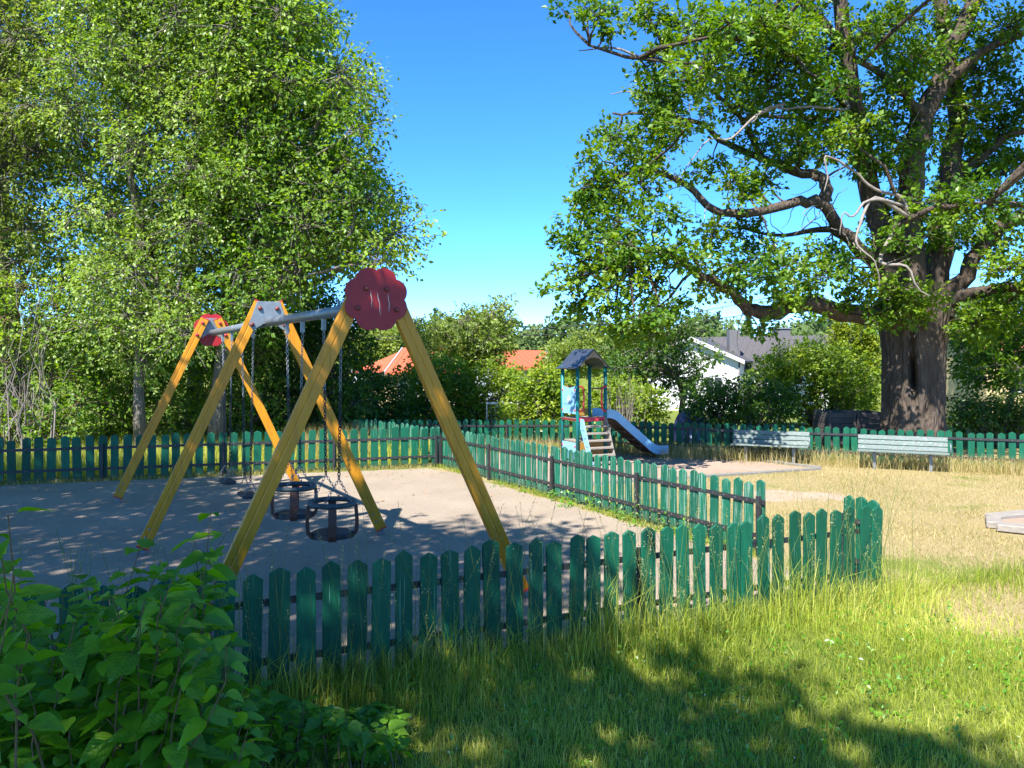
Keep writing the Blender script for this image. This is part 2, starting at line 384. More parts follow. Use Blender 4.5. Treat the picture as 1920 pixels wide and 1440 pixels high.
BARK = barkmat('oak_bark', (0.052, 0.038, 0.028), (0.135, 0.104, 0.08), 5, 1.0)
BARK2 = barkmat('grey_bark', (0.10, 0.085, 0.07), (0.22, 0.19, 0.16), 8, 0.6)
DEAD = mat('bleached_branch', (0.24, 0.20, 0.17), (0.15, 0.125, 0.105), scale=10, rough=0.9)
DEADO = mat('bleached_oak_twig', (0.28, 0.24, 0.205), (0.18, 0.15, 0.125), scale=10, rough=0.9)
STEM = mat('brown_stem', (0.13, 0.085, 0.05), (0.09, 0.07, 0.035), scale=12, rough=0.8)
LF_OAK = leafmat('oak_leaf', (0.045, 0.125, 0.009), (0.11, 0.215, 0.012), (0.20, 0.295, 0.020), 0.46, 0.02)
LF_ASPEN = leafmat('aspen_leaf', (0.115, 0.20, 0.022), (0.225, 0.345, 0.042), (0.35, 0.455, 0.09), 0.5, 0.03)
LF_MAPLE = leafmat('maple_leaf', (0.085, 0.18, 0.020), (0.18, 0.31, 0.028), (0.30, 0.41, 0.055), 0.52, 0.02)
LF_DARK = leafmat('dark_leaf', (0.026, 0.075, 0.010), (0.065, 0.14, 0.015), (0.125, 0.205, 0.024), 0.42, 0.02)
LF_LIME = leafmat('lime_leaf', (0.09, 0.17, 0.010), (0.185, 0.275, 0.016), (0.29, 0.36, 0.03), 0.45, 0.02)
LF_FRUIT = leafmat('fruit_tree_leaf', (0.10, 0.16, 0.02), (0.19, 0.26, 0.036), (0.28, 0.335, 0.065), 0.45, 0.02)
LF_THUJA = leafmat('thuja_leaf', (0.085, 0.14, 0.008), (0.17, 0.22, 0.012), (0.25, 0.29, 0.02), 0.3, 0.01)
LF_FAR = leafmat('far_wood_leaf', (0.045, 0.08, 0.03), (0.09, 0.135, 0.045), (0.15, 0.20, 0.07), 0.3, 0.0)
LF_LILAC = leafmat('lilac_leaf', (0.075, 0.21, 0.022), (0.12, 0.30, 0.016), (0.19, 0.40, 0.02), 0.52, 0.03, 0.35)
LF_LILACV = leafmat('lilac_leaf_veined', (0.075, 0.21, 0.022), (0.12, 0.30, 0.016), (0.21, 0.42, 0.02), 0.55, 0.022, 0.4, True)
GR_GREEN = leafmat('green_blade', (0.13, 0.20, 0.030), (0.40, 0.46, 0.055), (0.66, 0.62, 0.18), 0.5, 0.01)
GR_DRY = leafmat('dry_blade', (0.17, 0.20, 0.03), (0.40, 0.315, 0.125), (0.60, 0.50, 0.26), 0.35, 0.01)
SEED = leafmat('seed_head', (0.16, 0.21, 0.06), (0.34, 0.34, 0.15), (0.55, 0.48, 0.28), 0.3, 0.0)
PETAL = leafmat('tiny_petal', (0.7, 0.72, 0.68), (0.8, 0.8, 0.78), (0.8, 0.8, 0.7), 0.3, 0.0)
DEBRIS = mat('dead_leaf_litter', (0.24, 0.13, 0.07), (0.36, 0.24, 0.15), scale=20, rough=0.9)

# ------------------------------------------------------------------ ground
FN0, FN1 = Vector((-3.3, 3.55, 0)), Vector((3.06, 6.36, 0))          # near fence
FM0, FM1 = Vector((2.50, 7.55, 0)), Vector((-1.30, 14.2, 0))         # middle fence
FL0, FL1 = Vector((-10.2, 11.35, 0)), Vector((-1.30, 14.2, 0))       # back left fence
FA, FB, FC = Vector((-3.5, 16.8, 0)), Vector((1.6, 16.9, 0)), Vector((11.4, 12.5, 0))   # far fence

def fence_side(x, y):
    """positive on the camera's side of the near fence"""
    t = (FN1 - FN0).normalized()
    return -((x - FN0.x) * -t.y + (y - FN0.y) * t.x)

def dryness(x, y):
    x = np.asarray(x, float); y = np.asarray(y, float)
    s = fence_side(x, y)
    d = smooth(4.9, 7.1, y + 0.55 * (x - 2.2) + 0.4 * vnoise(x, y, 1.3))
    d = d * (1 - 0.75 * smooth(0.0, 0.2, s) * smooth(1.4, 0.5, s) * smooth(3.4, 2.9, x))
    d = d * (0.74 + 0.42 * vnoise(x, y, 0.9, 3) + .15 * vnoise(x, y, 2.6, 7)) * (1 - smooth(16.5, 18, y))
    d = np.where(x < -1.2, d * smooth(-3, -1.2, x) * 0.5, d)
    return np.clip(d, 0, 1)

def bareness(x, y):
    e1 = 1 - smooth(0.4, 1.2, np.hypot((x - 3.9) / 1.5, (y - 11.0) / 0.75))
    e2 = 1 - smooth(0.3, 1.2, np.hypot((x - 4.2) / 0.8, (y - 8.0) / 0.25))
    e3 = 1 - smooth(0.3, 1.2, np.hypot((x - 6.2) / 1.1, (y - 10.4) / 0.4)); e4 = 1 - smooth(0.3, 1.2, np.hypot((x - 4.6) / 0.9, (y - 6.9) / 0.22))
    return np.clip(0.62 * e1 + 0.4 * e2 + .36 * e3 + .36 * e4, 0, 1)

def axis(lo, a, b, hi, step):
    inner = np.arange(a, b + 1e-6, step)
    left = a - np.geomspace(step, a - lo, 26)[::-1]; right = b + np.geomspace(step, hi - b, 30)
    return np.concatenate([left, inner, right])
gx = axis(-420, -9, 11, 420, 0.13); gy = axis(-60, 2, 19, 900, 0.13)
GX, GY = np.meshgrid(gx, gy)
nxx, nyy = len(gx), len(gy)
gi = np.arange(nxx * nyy).reshape(nyy, nxx)
q = np.stack([gi[:-1, :-1], gi[:-1, 1:], gi[1:, 1:], gi[1:, :-1]], -1).reshape(-1, 4)
gtri = np.concatenate([q[:, [0, 1, 2]], q[:, [0, 2, 3]]])
gme = raw_mesh('ground', np.stack([GX, GY, gz(GX, GY)], -1), gtri, groundmat(), dryness(GX, GY).ravel(), True)
ab = gme.attributes.new('bare', 'FLOAT', 'POINT'); ab.data.foreach_set('value', bareness(GX, GY).astype(np.float32).ravel())
ground = link(bpy.data.objects.new('ground', gme)); ground['kind'] = 'structure'

def sheet(name, pts, z, m, wob=0.05, seed=1):
    """flat area with a slightly uneven edge"""
    rr = random.Random(seed); out = []
    for i, (x, y) in enumerate(pts):
        x2, y2 = pts[(i + 1) % len(pts)]
        k = max(2, int(math.hypot(x2 - x, y2 - y) / 0.18))
        for j in range(k):
            out.append((x + (x2 - x) * j / k + rr.uniform(-wob, wob), y + (y2 - y) * j / k + rr.uniform(-wob, wob), z))
    o = MB().add(out, [tuple(range(len(out)))]).build(name, m); o['kind'] = 'structure'
    return o
sheet('swing_yard', [(2.8, 6.42), (2.32, 7.45), (1.32, 9.25), (0.32, 11.0), (-0.85, 13.1), (-1.55, 13.85), (-4.2, 13.1), (-9.6, 11.4), (-12, 10.6), (-12, -1), (-3.4, 3.62), (0, 5.1)], 0.004, GRAVEL, 0.05)
sheet('sand_pit', [(5.45, 13.75), (3.4, 12.9), (0.75, 11.85), (-1.9, 16.0), (1.9, 16.35), (4.25, 15.65)], 0.004, SAND, 0.03, 4)

# ------------------------------------------------------------------ leaves, blades and trees
def unit(v):
    return v / np.maximum(np.linalg.norm(v, axis=-1, keepdims=True), 1e-9)

def leaf_arrays(P, size, axis_dir=None, droop=0.0, up=0.6, wide=0.62, fold=0.25, tint=None):
    """one folded rhomb for each leaf at P"""
    n = len(P)
    a = NP.normal(size=(n, 3)) if axis_dir is None else axis_dir + NP.normal(size=(n, 3)) * 0.6
    a[:, 2] -= droop; a = unit(a)
    nn = NP.normal(size=(n, 3)) * 0.75; nn[:, 2] = np.abs(nn[:, 2]); nn = nn + np.array([[SUN.x * 0.9, SUN.y * 0.9, SUN.z * 1.2]]) * up * 1.25
    nn = unit(nn - a * np.sum(nn * a, 1, keepdims=True)); s = np.cross(a, nn)
    L = (size * NP.uniform(0.5, 1.4, n))[:, None]; W = L * wide * 0.5
    V = np.stack([P, P + a * L * 0.48 + s * W + nn * W * fold, P + a * L, P + a * L * 0.48 - s * W + nn * W * fold], 1)
    base = np.arange(n)[:, None] * 4
    T = np.concatenate([base + [0, 2, 1], base + [0, 3, 2]], 1)
    t = NP.uniform(0, 1, n) if tint is None else np.clip(tint + NP.normal(size=n) * 0.2, 0, 1)
    return V.reshape(-1, 3), T.reshape(-1, 3), np.repeat(t, 4)

def wiggle(a, b, k=6, amp=0.08, sag=0.0, rr=R):
    a = Vector(a); b = Vector(b); L = (b - a).length; out = []
    off = Vector((0, 0, 0))
    for i in range(k + 1):
        t = i / k
        if 0 < i < k: off = off * 0.6 + Vector((rr.gauss(0, 1), rr.gauss(0, 1), rr.gauss(0, 0.8))) * amp * L * 0.5
        e = math.sin(math.pi * t)
        out.append(a.lerp(b, t) + off * e + Vector((0, 0, sag * L * e)))
    return out

def in_poly(x, y, P):
    c = False; j = len(P) - 1
    for i in range(len(P)):
        if (P[i][1] > y) != (P[j][1] > y) and x < (P[j][0] - P[i][0]) * (y - P[i][1]) / (P[j][1] - P[i][1] + 1e-9) + P[i][0]: c = not c
        j = i
    return c

def pads_in(poly, n, d, dd, r, rr):
    """clump centres spread through a crown whose outline, seen from here, is poly at distance d, dd deep"""
    xs = [p[0] for p in poly]; ys = [p[1] for p in poly]; out = []; tries = 0; gap = 1.15
    while len(out) < n and tries < 6000:
        tries += 1
        if tries % 600 == 0: gap *= 0.85
        x = rr.uniform(min(xs), max(xs)); y = rr.uniform(min(ys), max(ys))
        q_ = r * rr.uniform(0.7, 1.25)
        if not all(in_poly(x + i * q_ * .6, y + j * q_ * .5, poly) for i, j in ((1, 0), (-1, 0), (0, 1), (0, -1))): continue
        c = pix(x, y, d + rr.uniform(-dd, dd)); rm = q_ * d / F
        if any((c - o).length < gap * 0.8 * (rm + orr) / 2 for o, orr in out): continue
        out.append((c, rm))
    return out

def fill_pads(pads, leaf, per, flat=0.75, rosette=7, droop=0.25, up=0.6, hang=0.0, twigs=None, tw_frac=0.3, wide=0.62, clump=0.55, tintvar=0.22):
    """leaf sprays in every clump; returns leaf arrays and adds thin twigs to the builder"""
    Ps, Ds, Ts = [], [], []
    for c, r in pads:
        k = max(3, int(per * (r / 0.5) ** 2 / rosette))
        q = NP.normal(size=(k, 3)); q = unit(q) * (NP.uniform(0.15, 1, (k, 1)) ** clump) * r
        q[:, 2] *= flat
        ctr = np.array(c) + q
        dirs = unit(q + NP.normal(size=(k, 3)) * 0.35 * r); dirs[:, 2] -= hang
        tn = NP.normal(0.5, tintvar) + 0.0
        L = NP.uniform(0.14, 0.34, k) * max(0.6, min(1.3, r / 0.5))
        for j in range(rosette):
            f = NP.uniform(-0.2, 1, k)[:, None] * L[:, None]
            Ps.append(ctr + dirs * f + NP.normal(size=(k, 3)) * leaf * 0.42); Ds.append(dirs); Ts.append(np.full(k, tn))
        if twigs is not None:
            for i in range(k):
                if NP.random() < tw_frac:
                    m = (np.array(c) * 0.6 + ctr[i] * 0.4) + NP.normal(size=3) * 0.06 * r
                    twigs.tube([np.array(c) * 0.85 + ctr[i] * 0.15, m, ctr[i] + dirs[i] * L[i]], [0.013, 0.008, 0.004], 3, False)
    return leaf_arrays(np.concatenate(Ps), leaf, np.concatenate(Ds), droop, up, wide, tint=np.concatenate(Ts))

def make_tree(name, label, cat, pads, base, fork, leafm, leaf, per, bark=BARK2, r0=0.16, group=None, limbs=True, crown='crown', trunkname='trunk', stems=1, **kw):
    """trunk from base to fork, a limb to every clump, leaves"""
    base = Vector(base); t = thing(name, label, cat, base, 0, group)
    mb = MB(); fork = Vector(fork)
    top = max(c.z for c, r in pads)
    cen = sum((c for c, r in pads), Vector()) / len(pads)
    if stems == 1:
        tp = wiggle(base - Vector((0, 0, 0.1)), Vector((fork.x * 0.5 + cen.x * 0.5, fork.y, max(top - 0.8, fork.z))), 9, 0.025)
        n = len(tp); mb.tube(tp, [r0 * (1.35 if i == 0 else 1) * (1 - 0.85 * i / (n - 1)) + 0.012 for i in range(n)], 9)
        def anchor(c):
            z = max(fork.z * 0.9, c.z - 0.55 * math.hypot(c.x - tp[-1].x, c.y - tp[-1].y) - 0.4)
            k = min(range(n), key=lambda i: abs(tp[i].z - z)); return tp[k], r0 * (1 - 0.85 * k / (n - 1))
    else:
        feet = [base + Vector((R.uniform(-1, 1), R.uniform(-1, 1), 0)) * r0 * 6 - Vector((0, 0, 0.05)) for _ in range(stems)]
        def anchor(c):
            return min(feet, key=lambda f: (f - c).length), r0
    if limbs:
        for c, r in pads:
            a, ra = anchor(c)
            w = wiggle(a, c, 5, 0.09, 0.05)
            rl = max(0.012, min(ra * 0.6, 0.016 * (c - a).length + 0.012))
            mb.tube(w, [rl * (1 - 0.75 * i / 5) for i in range(6)], 5, False)
    V, T, tn = fill_pads(pads, leaf, per, twigs=mb, **kw)
    mb.v = [tuple(Vector(v) - base) for v in mb.v]
    mb.build(trunkname, bark, t)
    o = link(bpy.data.objects.new(crown, raw_mesh(crown, V - np.array(base), T, leafm, tn)), t)
    return t

def blades(P, h, w, lean, m, name, tint, parent=None, bend=0.5):
    """grass: three triangles a blade"""
    n = len(P); az = NP.uniform(0, 2 * math.pi, n)
    s = np.stack([np.cos(az), np.sin(az), np.zeros(n)], 1)
    la = NP.uniform(0, 2 * math.pi, n); ld = np.stack([np.cos(la), np.sin(la), np.zeros(n)], 1) * (np.abs(NP.normal(size=n)) * lean)[:, None]
    H = h[:, None]; up = np.array([[0, 0, 1.0]]); W = np.asarray(w).reshape(-1, 1) * np.ones((n, 1))
    mid = P + up * H * 0.55 + ld * H * 0.3
    tip = P + up * H * (1 - 0.25 * np.minimum(1, np.linalg.norm(ld, axis=1, keepdims=True))) + ld * H * (0.6 + bend)
    V = np.stack([P - s * W / 2, P + s * W / 2, mid + s * W * 0.42, mid - s * W * 0.42, tip], 1)
    b = np.arange(n)[:, None] * 5
    T = np.concatenate([b + [0, 1, 2], b + [0, 2, 3], b + [3, 2, 4]], 1)
    o = bpy.data.objects.new(name, raw_mesh(name, V.reshape(-1, 3), T.reshape(-1, 3), m, np.repeat(np.clip(tint, 0, 1), 5)))
    return link(o, parent)

# ------------------------------------------------------------------ picket fences
PW, PT = 0.108, 0.021
def picket_mesh(h, w, k, m):
    rr = random.Random(k)
    s = 0.030 + rr.uniform(-0.006, 0.006)
    o = [(-w / 2, 0), (w / 2, 0), (w / 2, h - s), (w * 0.26, h - s * 0.42), (0.004, h), (-0.004, h), (-w * 0.26, h - s * 0.42), (-w / 2, h - s)]
    return MB().extrude(o, (0, -PT / 2, 0), (0, PT / 2, 0), Vector((1, 0, 0)), Vector((0, 0, 1))).mesh('picket', m, 0.003)
PICK = {}
def picket(h, w, k, m):
    key = (h, w, k, m.name)
    if key not in PICK: PICK[key] = picket_mesh(h, w, k, m)
    return PICK[key]

def fence(runs, label, h, spacing, width, side, posts, m=GREEN, bottom=0.03, seed=1, railz=(0.19, 0.53)):
    """runs: corner to corner; side +1 puts the rails to the left of the running direction; posts: distance between posts"""
    rr = random.Random(seed)
    base = runs[0][0]; t = thing('picket_fence', label, 'fence', base)
    for a, b in runs:
        d = b - a; L = d.length; u = d.normalized(); nrm = Vector((-u.y, u.x, 0)) * side; ang = math.atan2(u.y, u.x)
        n = max(2, round(L / spacing))
        for i in range(n):
            p = a + u * (spacing * 0.45 + (L - spacing * 0.9) * i / (n - 1) + rr.gauss(0, 0.006)) - base
            o = bpy.data.objects.new('picket', picket(h, width, rr.randrange(4), m)); link(o, t)
            o.location = (p.x, p.y, bottom + rr.gauss(0, 0.011))
            o.scale = (rr.uniform(.92, 1.05), 1, rr.uniform(.98, 1.015))
            o.rotation_euler = (rr.gauss(0, 0.014), rr.gauss(0, 0.015), ang + rr.gauss(0, 0.045))
        off = nrm * (PT / 2 + 0.009)
        scr = MB()
        for i in range(n):
            p = a + u * (spacing * 0.45 + (L - spacing * 0.9) * i / (n - 1)) - base + nrm * (PT / 2 + 0.0155)
            for z in railz: scr.dome(p + Vector((0, 0, z)), nrm, .006, .004, 5)
        stuff(scr.build('rail_screw', GALV, t))
        for z in railz:
            MB().bar(a + off - base + Vector((0, 0, z)), b + off - base + Vector((0, 0, z + rr.uniform(-.005, .005))), 0.012, 0.042).build('rail', BLACK, t)
        k = max(1, round(L / posts))
        for i in range(k + 1):
            p = a + u * (0.06 + (L - 0.12) * i / k) + nrm * (PT / 2 + 0.038) - base
            MB().box((p.x, p.y, 0.285), (0.042, 0.042, 0.61), Matrix.Rotation(ang, 3, 'Z')).build('post', BLACK, t, 0.004)
    return t
fence([(FN0, FN1)], 'dark green picket fence nearest the camera, along the tall grass', 0.70, 0.147, 0.112, 1, 2.1, seed=3)
fence([(FN1 + Vector((0.03, 0.10, 0)), Vector((2.93, 6.80, 0)))], 'short three-picket return closing the near fence by the entrance', 0.72, 0.15, 0.112, 1, 2.0, seed=5)
fence([(FM0, FM1)], 'sunlit worn green picket fence slanting between the swings and the sand', 0.70, 0.158, 0.118, 1, 1.95, GREENB, seed=8)
fence([(FL1 - Vector((0.05, 0.016, 0)), FL0)], 'green picket fence behind the swings in front of the left trees', 0.70, 0.182, 0.128, 1, 1.95, seed=12)
fence([(FL1 + Vector((-0.05, 0.12, 0)), FA + Vector((0.05, -0.06, 0)))], 'narrow oblique picket fence piece joining the two back corners', 0.68, 0.165, 0.12, -1, 1.6, GREENB, seed=15)
fence([(FA, FB), (FB + Vector((0.08, -0.03, 0)), FC)], 'long far picket fence behind the slide, benches and oak', 0.64, 0.158, 0.115, -1, 1.95, seed=19)

# ------------------------------------------------------------------ swing set
SB = Vector((-2.56, 8.08, 0))
AX = [Vector((-1.03, 5.76, 0)), SB, Vector((-4.28, 10.95, 0))]
LAT = Vector((0.93, 0.37, 0)).normalized()
BEAMZ, TOPZ = 2.33, 2.53
sw = thing('swing_frame', 'tall yellow wooden swing frame with three A-frames and red flower panels', 'swing frame', SB)
def rel(p): return Vector(p) - SB
GROOVE = [(-.058, -.046), (.058, -.046), (.058, .046), (-.058, .046)]
def leg_outline():
    w, h, g = .058, .046, .006
    return [(-w, -h), (-.012, -h), (-.006, -h + g), (0, -h), (w, -h), (w, h), (.012, h), (.006, h - g), (0, h), (-w, h)]
for ia, c in enumerate(AX):
    fwd = LAT.cross(Vector((0, 0, 1))).normalized()      # towards the camera
    if fwd.y > 0: fwd = -fwd
    for s in (-1, 1):
        foot = c + LAT * s * 1.19 + Vector((0, 0, 0.075)); top = c + LAT * s * 0.085 + Vector((0, 0, TOPZ))
        u = (top - foot).normalized(); rgt = fwd.cross(u).normalized()
        lg = MB().extrude(leg_outline(), rel(foot), rel(top), rgt, fwd).build('leg', YELLOW, sw, 0.004)
        MB().bar(rel(foot - u * 0.012), rel(foot - u * 0.0005), 0.122, 0.098, fwd).build('foot_cap', PINKR, lg)
        MB().bar(rel(foot - u * 0.012 + Vector((0, 0, -0.001))), rel(foot - u * 0.012 - Vector((0, 0, 0.10)) - LAT * s * -0.0), 0.05, 0.012, fwd).build('anchor', GALV, lg)
        MB().bar(rel(top + u * 0.0005), rel(top + u * 0.012), 0.12, 0.096, fwd).build('end_cap', PINKR, lg)
        for q in (0.10, 0.19):
            MB().dome(rel(foot + u * q + fwd * 0.046 + rgt * 0.02), fwd, 0.012, 0.01).build('bolt', GALV, lg)
    # steel plate joining the legs
    pz = 2.37
    plate = [(-.115, .175), (.115, .175), (.20, -.075), (.155, -.125), (.05, -.06), (-.05, -.06), (-.155, -.125), (-.20, -.075)]
    face = c + fwd * (0.047 if ia < 2 else -0.0535)
    pl = MB().extrude(plate, rel(face + Vector((0, 0, pz))), rel(face + fwd * 0.006 + Vector((0, 0, pz))), LAT, Vector((0, 0, 1))).build('steel_plate', GALV, sw, 0.002)
    if ia != 0:
        for x, z in ((-.085, .10), (.085, .10), (-.165, -.07), (.165, -.07)) if ia == 1 else ((-.115, .10), (.115, .10), (-.19, -.07), (.19, -.07)):
            MB().dome(rel(face + fwd * (0.006 if ia == 1 else 0.0995) + LAT * x + Vector((0, 0, pz + z))), fwd, 0.024, 0.026).build('bolt_cap', REDB if ia == 1 else PINKR, pl)
    if ia != 1:
        out = []
        lob = 8
        for k in range(96):
            a = 2 * math.pi * k / 96
            rr_ = 0.212 + 0.030 * abs(math.cos(lob * (a + math.pi / 8) / 2)) ** 0.8
            out.append((rr_ * math.cos(a), rr_ * math.sin(a)))
        off = fwd * (0.056 if ia == 0 else -0.075); z0 = Vector((0, 0, 2.375))
        fl = MB().extrude(out, rel(c + off + z0), rel(c + off + fwd * 0.02 + z0), LAT, Vector((0, 0, 1))).build('flower_panel', REDP, sw, 0.002,
              'dark shaded red flower panel on the near frame' if ia == 0 else 'bright sunlit red flower panel on the far frame')
        if ia == 0:
            ff = c + off + fwd * 0.02 + z0
            for x, z in ((-.075, .075), (.075, .075), (-.14, -.07), (.15, -.075)):
                MB().dome(rel(ff + LAT * x + Vector((0, 0, z))), fwd, 0.02, 0.024).build('bolt_cap', REDB, fl)
            for x0, x1, z0_, z1 in ((-.045, -.035, .06, -.07), (.005, .03, .055, -.13), (.085, .095, .04, -.10)):
                MB().tube([rel(ff + fwd * .001 + LAT * (x0 + (x1 - x0) * j / 4 + (.006 if j == 2 else 0)) + Vector((0, 0, z0_ + (z1 - z0_) * j / 4))) for j in range(5)], [.001, .0035, .003, .003, .001], 4).build('scratch', SCR, fl)
for a, b, nm in ((AX[0], AX[1], 1), (AX[1], AX[2], 0)):
    u = (b - a).normalized()
    MB().tube([rel(a + u * 0.05 + Vector((0, 0, BEAMZ))), rel(b - u * 0.05 + Vector((0, 0, BEAMZ)))], 0.046, 16).build('crossbeam', GALV, sw)

def chain(mb, a, b, link_len=0.034, r=0.0036, w=0.011):
    a = Vector(a); b = Vector(b); d = b - a; L = d.length; u = d.normalized()
    e1 = u.orthogonal().normalized(); e2 = u.cross(e1)
    n = max(2, round(L / (link_len * 0.78)))
    for i in range(n):
        c = a + u * (L * (i + 0.5) / n)
        mb.torus(c, u, e1 if i % 2 else e2, link_len / 2, w, r, 8, 4)
    return mb

def swing(kind, bay, t0, t1, zseat, label):
    a, b = AX[bay], AX[bay + 1]
    p0, p1 = a.lerp(b, t0), a.lerp(b, t1); c = (p0 + p1) / 2
    o = thing('toddler_swing' if kind == 'basket' else 'flat_swing', label, 'swing', c + Vector((0, 0, zseat)), 0, 'swings')
    B = c + Vector((0, 0, zseat)); fr = lambda p: Vector(p) - B
    u = (b - a).normalized(); v = Vector((u.y, -u.x, 0))
    zring = zseat + (0.27 if kind == 'basket' else 0.02)
    vz = zring + (0.22 if kind == 'basket' else 0.17)
    for s, p in ((-1, p0), (1, p1)):
        hang = p + Vector((0, 0, BEAMZ - 0.046))
        h = MB().bar(fr(hang + Vector((0, 0, .02))), fr(hang - Vector((0, 0, .10))), 0.035, 0.03, u).build('hanger', GALV, o, .003)
        low = c + u * s * 0.155 + Vector((0, 0, vz)); top = hang - Vector((0, 0, .095))
        k = top.lerp(low, 0.42)
        chain(MB(), fr(top), fr(k)).build('chain', CHAIN, o)
        ch = chain(MB(), fr(k), fr(low), r=0.0052, w=0.012).build('chain', CHAINB, o, label='dark sleeved lower chain')
        for q in (-1, 1):
            rr_ = 0.18 if kind == 'basket' else 0.105
            e = c + u * s * (0.13 if kind == 'basket' else 0.19) + v * q * (0.12 if kind == 'basket' else 0.075) + Vector((0, 0, zring + 0.012))
            chain(MB(), fr(low), fr(e), r=0.0032).build('chain_spreader', CHAIN, o)
    if kind == 'basket':
        MB().torus((0, 0, 0.27), u, v, 0.195, 0.185, 0.023, 32, 10).build('ring', RUBBERG, o)
        seat = []
        for k in range(8):
            an = math.pi / 8 + k * math.pi / 4
            seat.append((0.185 * max(-.92, min(.92, math.cos(an) * 1.08)), 0.17 * max(-.92, min(.92, math.sin(an) * 1.08))))
        MB().extrude(seat, (0, 0, -0.015), (0, 0, 0.03), u, v).build('seat', RUBBER, o, .006)
        for an in (0, 90, 180, 270):
            d = u * math.cos(rad(an + 20)) + v * math.sin(rad(an + 20)); tg = Vector((-d.y, d.x, 0))
            pts = [d * 0.195 + Vector((0, 0, .25)), d * 0.205 + Vector((0, 0, .12)), d * 0.20 + Vector((0, 0, .03)), d * 0.165 + Vector((0, 0, -.012)), d * 0.10 + Vector((0, 0, -.022))]
            m = MB(); 
            for i in range(4):
                m.bar(pts[i], pts[i + 1] + (pts[i + 1] - pts[i]).normalized() * .004, 0.068, 0.03, d if i < 2 else (d * .6 + Vector((0, 0, -1))))
            m.build('strap', STRUT, o, .003)
    else:
        s = [(-.215, -.045), (-.17, -.085), (.17, -.085), (.215, -.045), (.215, .045), (.17, .085), (-.17, .085), (-.215, .045)]
        MB().extrude(s, (0, 0, -.018), (0, 0, .018), u, v).build('seat', RUBBER, o, .006)
    return o
swing('basket', 0, 0.245, 0.395, 0.45, 'black toddler bucket swing with brown straps, nearest of the four swings')
swing('basket', 0, 0.60, 0.77, 0.45, 'black toddler bucket swing half hidden by the yellow leg')
swing('flat', 1, 0.21, 0.385, 0.37, 'black flat swing seat hanging just left of the near yellow leg')
swing('flat', 1, 0.57, 0.745, 0.37, 'black flat swing seat farthest back, close to the fence')

# ------------------------------------------------------------------ slide tower
TS, TPH = 0.61, rad(24)
TB = Vector((1.245, 14.6, 0))
A2 = Vector((math.cos(TPH), math.sin(TPH), 0)); A1 = Vector((math.sin(TPH), -math.cos(TPH), 0)); UP = Vector((0, 0, 1))
tw = thing('slide_tower', 'small teal slide tower with dark gabled roof, steps and light blue slide', 'slide tower', TB)
pA, pB, pC, pD = -A1 * TS, Vector((0, 0, 0)), A2 * TS, A2 * TS - A1 * TS
for p, hh in ((pA, 1.86), (pB, 1.86), (pC, 1.86), (pD, 1.86)):
    MB().tube([p, p + UP * hh], 0.034, 12).build('post', TEAL, tw)
mid = (pB + pC) / 2; midb = (pA + pD) / 2
EZ, RZ, OV = 1.78, 2.17, 0.10
rf = None
for s in (-1, 1):
    prof = [(0.005, RZ), (0.16, RZ - 0.155), (0.30, RZ - 0.30), (0.36, RZ - 0.345), (0.41, RZ - 0.36)]
    th = 0.02
    outl = [(x * s, z) for x, z in prof] + [(x * s, z - th) for x, z in reversed(prof)]
    a = midb - A1 * OV; b = mid + A1 * OV
    o = MB().extrude(outl, a, b, A2, UP).build('roof_panel', ROOFT, tw)
    if s == -1:
        MB().bar(a.lerp(b, .62) + A2 * -0.355 + UP * (RZ - 0.338), a.lerp(b, .78) + A2 * -0.355 + UP * (RZ - 0.338), 0.05, 0.004).build('sticker', PAPER, o)
for q in (mid + A1 * (OV - 0.03), midb - A1 * (OV - 0.03)):
    arch = [(-.30, RZ - .33), (-.24, RZ - .33)] + [(-.24 + .24 * (1 - math.cos(k * math.pi / 8)), RZ - .33 + .17 * math.sin(k * math.pi / 8)) for k in range(1, 8)] + [(.24, RZ - .33), (.30, RZ - .33), (0.0, RZ - .022)]
    MB().extrude(arch, q, q + A1 * 0.016, A2, UP).build('gable_board', ROOFU, tw)
# side panels between the left post and the front post
def panel(z0, z1, dip, name):
    n = 10; o = [(0.04, z0), (TS - 0.04, z0)] + [(TS - 0.04 - (TS - 0.08) * k / n, z1 - dip * math.sin(math.pi * k / n)) for k in range(n + 1)]
    return MB().extrude(o, pA - A2 * 0.012, pA - A2 * 0.028, A1, UP).build(name, BLUE, tw, .002)
pn = panel(0.93, 1.47, 0.045, 'side_panel')
face = pA - A2 * 0.0285
for z in (1.0, 1.38):
    for x in (0.055, TS - 0.055):
        MB().dome(face + A1 * x + UP * z, -A2, 0.022, 0.012).build('bolt_cap', PINKR, pn)
def stroke(pts, m=INK, r=0.0035, nm='graffiti_stroke'):
    MB().tube([face + A1 * x + UP * z for x, z in pts], r, 4).build(nm, m, pn)
stroke([(.42, 1.22), (.42, 1.36), (.45, 1.31), (.475, 1.36), (.475, 1.24)])
stroke([(.455, 1.25), (.50, 1.33), (.535, 1.22)]); stroke([(.475, 1.27), (.53, 1.27)])
st = MB().add([face + A1 * x + UP * z for x, z in ((.25, 1.17), (.34, 1.16), (.345, 1.25), (.30, 1.275), (.255, 1.235))], [(0, 1, 2, 3, 4)]).build('sticker', PAPER, pn)
MB().tube([face - A2 * .002 + A1 * x + UP * z for x, z in ((.27, 1.225), (.30, 1.245), (.335, 1.23))], .004, 4).build('sticker_print', INK, pn)
for k in range(6):
    stroke([(.10 + k * .033, 1.105), (.115 + k * .033, 1.125), (.122 + k * .033, 1.10)], r=.0022, nm='printed_mark')
    stroke([(.10 + k * .033, 1.08), (.12 + k * .033, 1.085)], r=.002, nm='printed_mark')
lp = panel(0.06, 0.38, 0.0, 'low_panel')
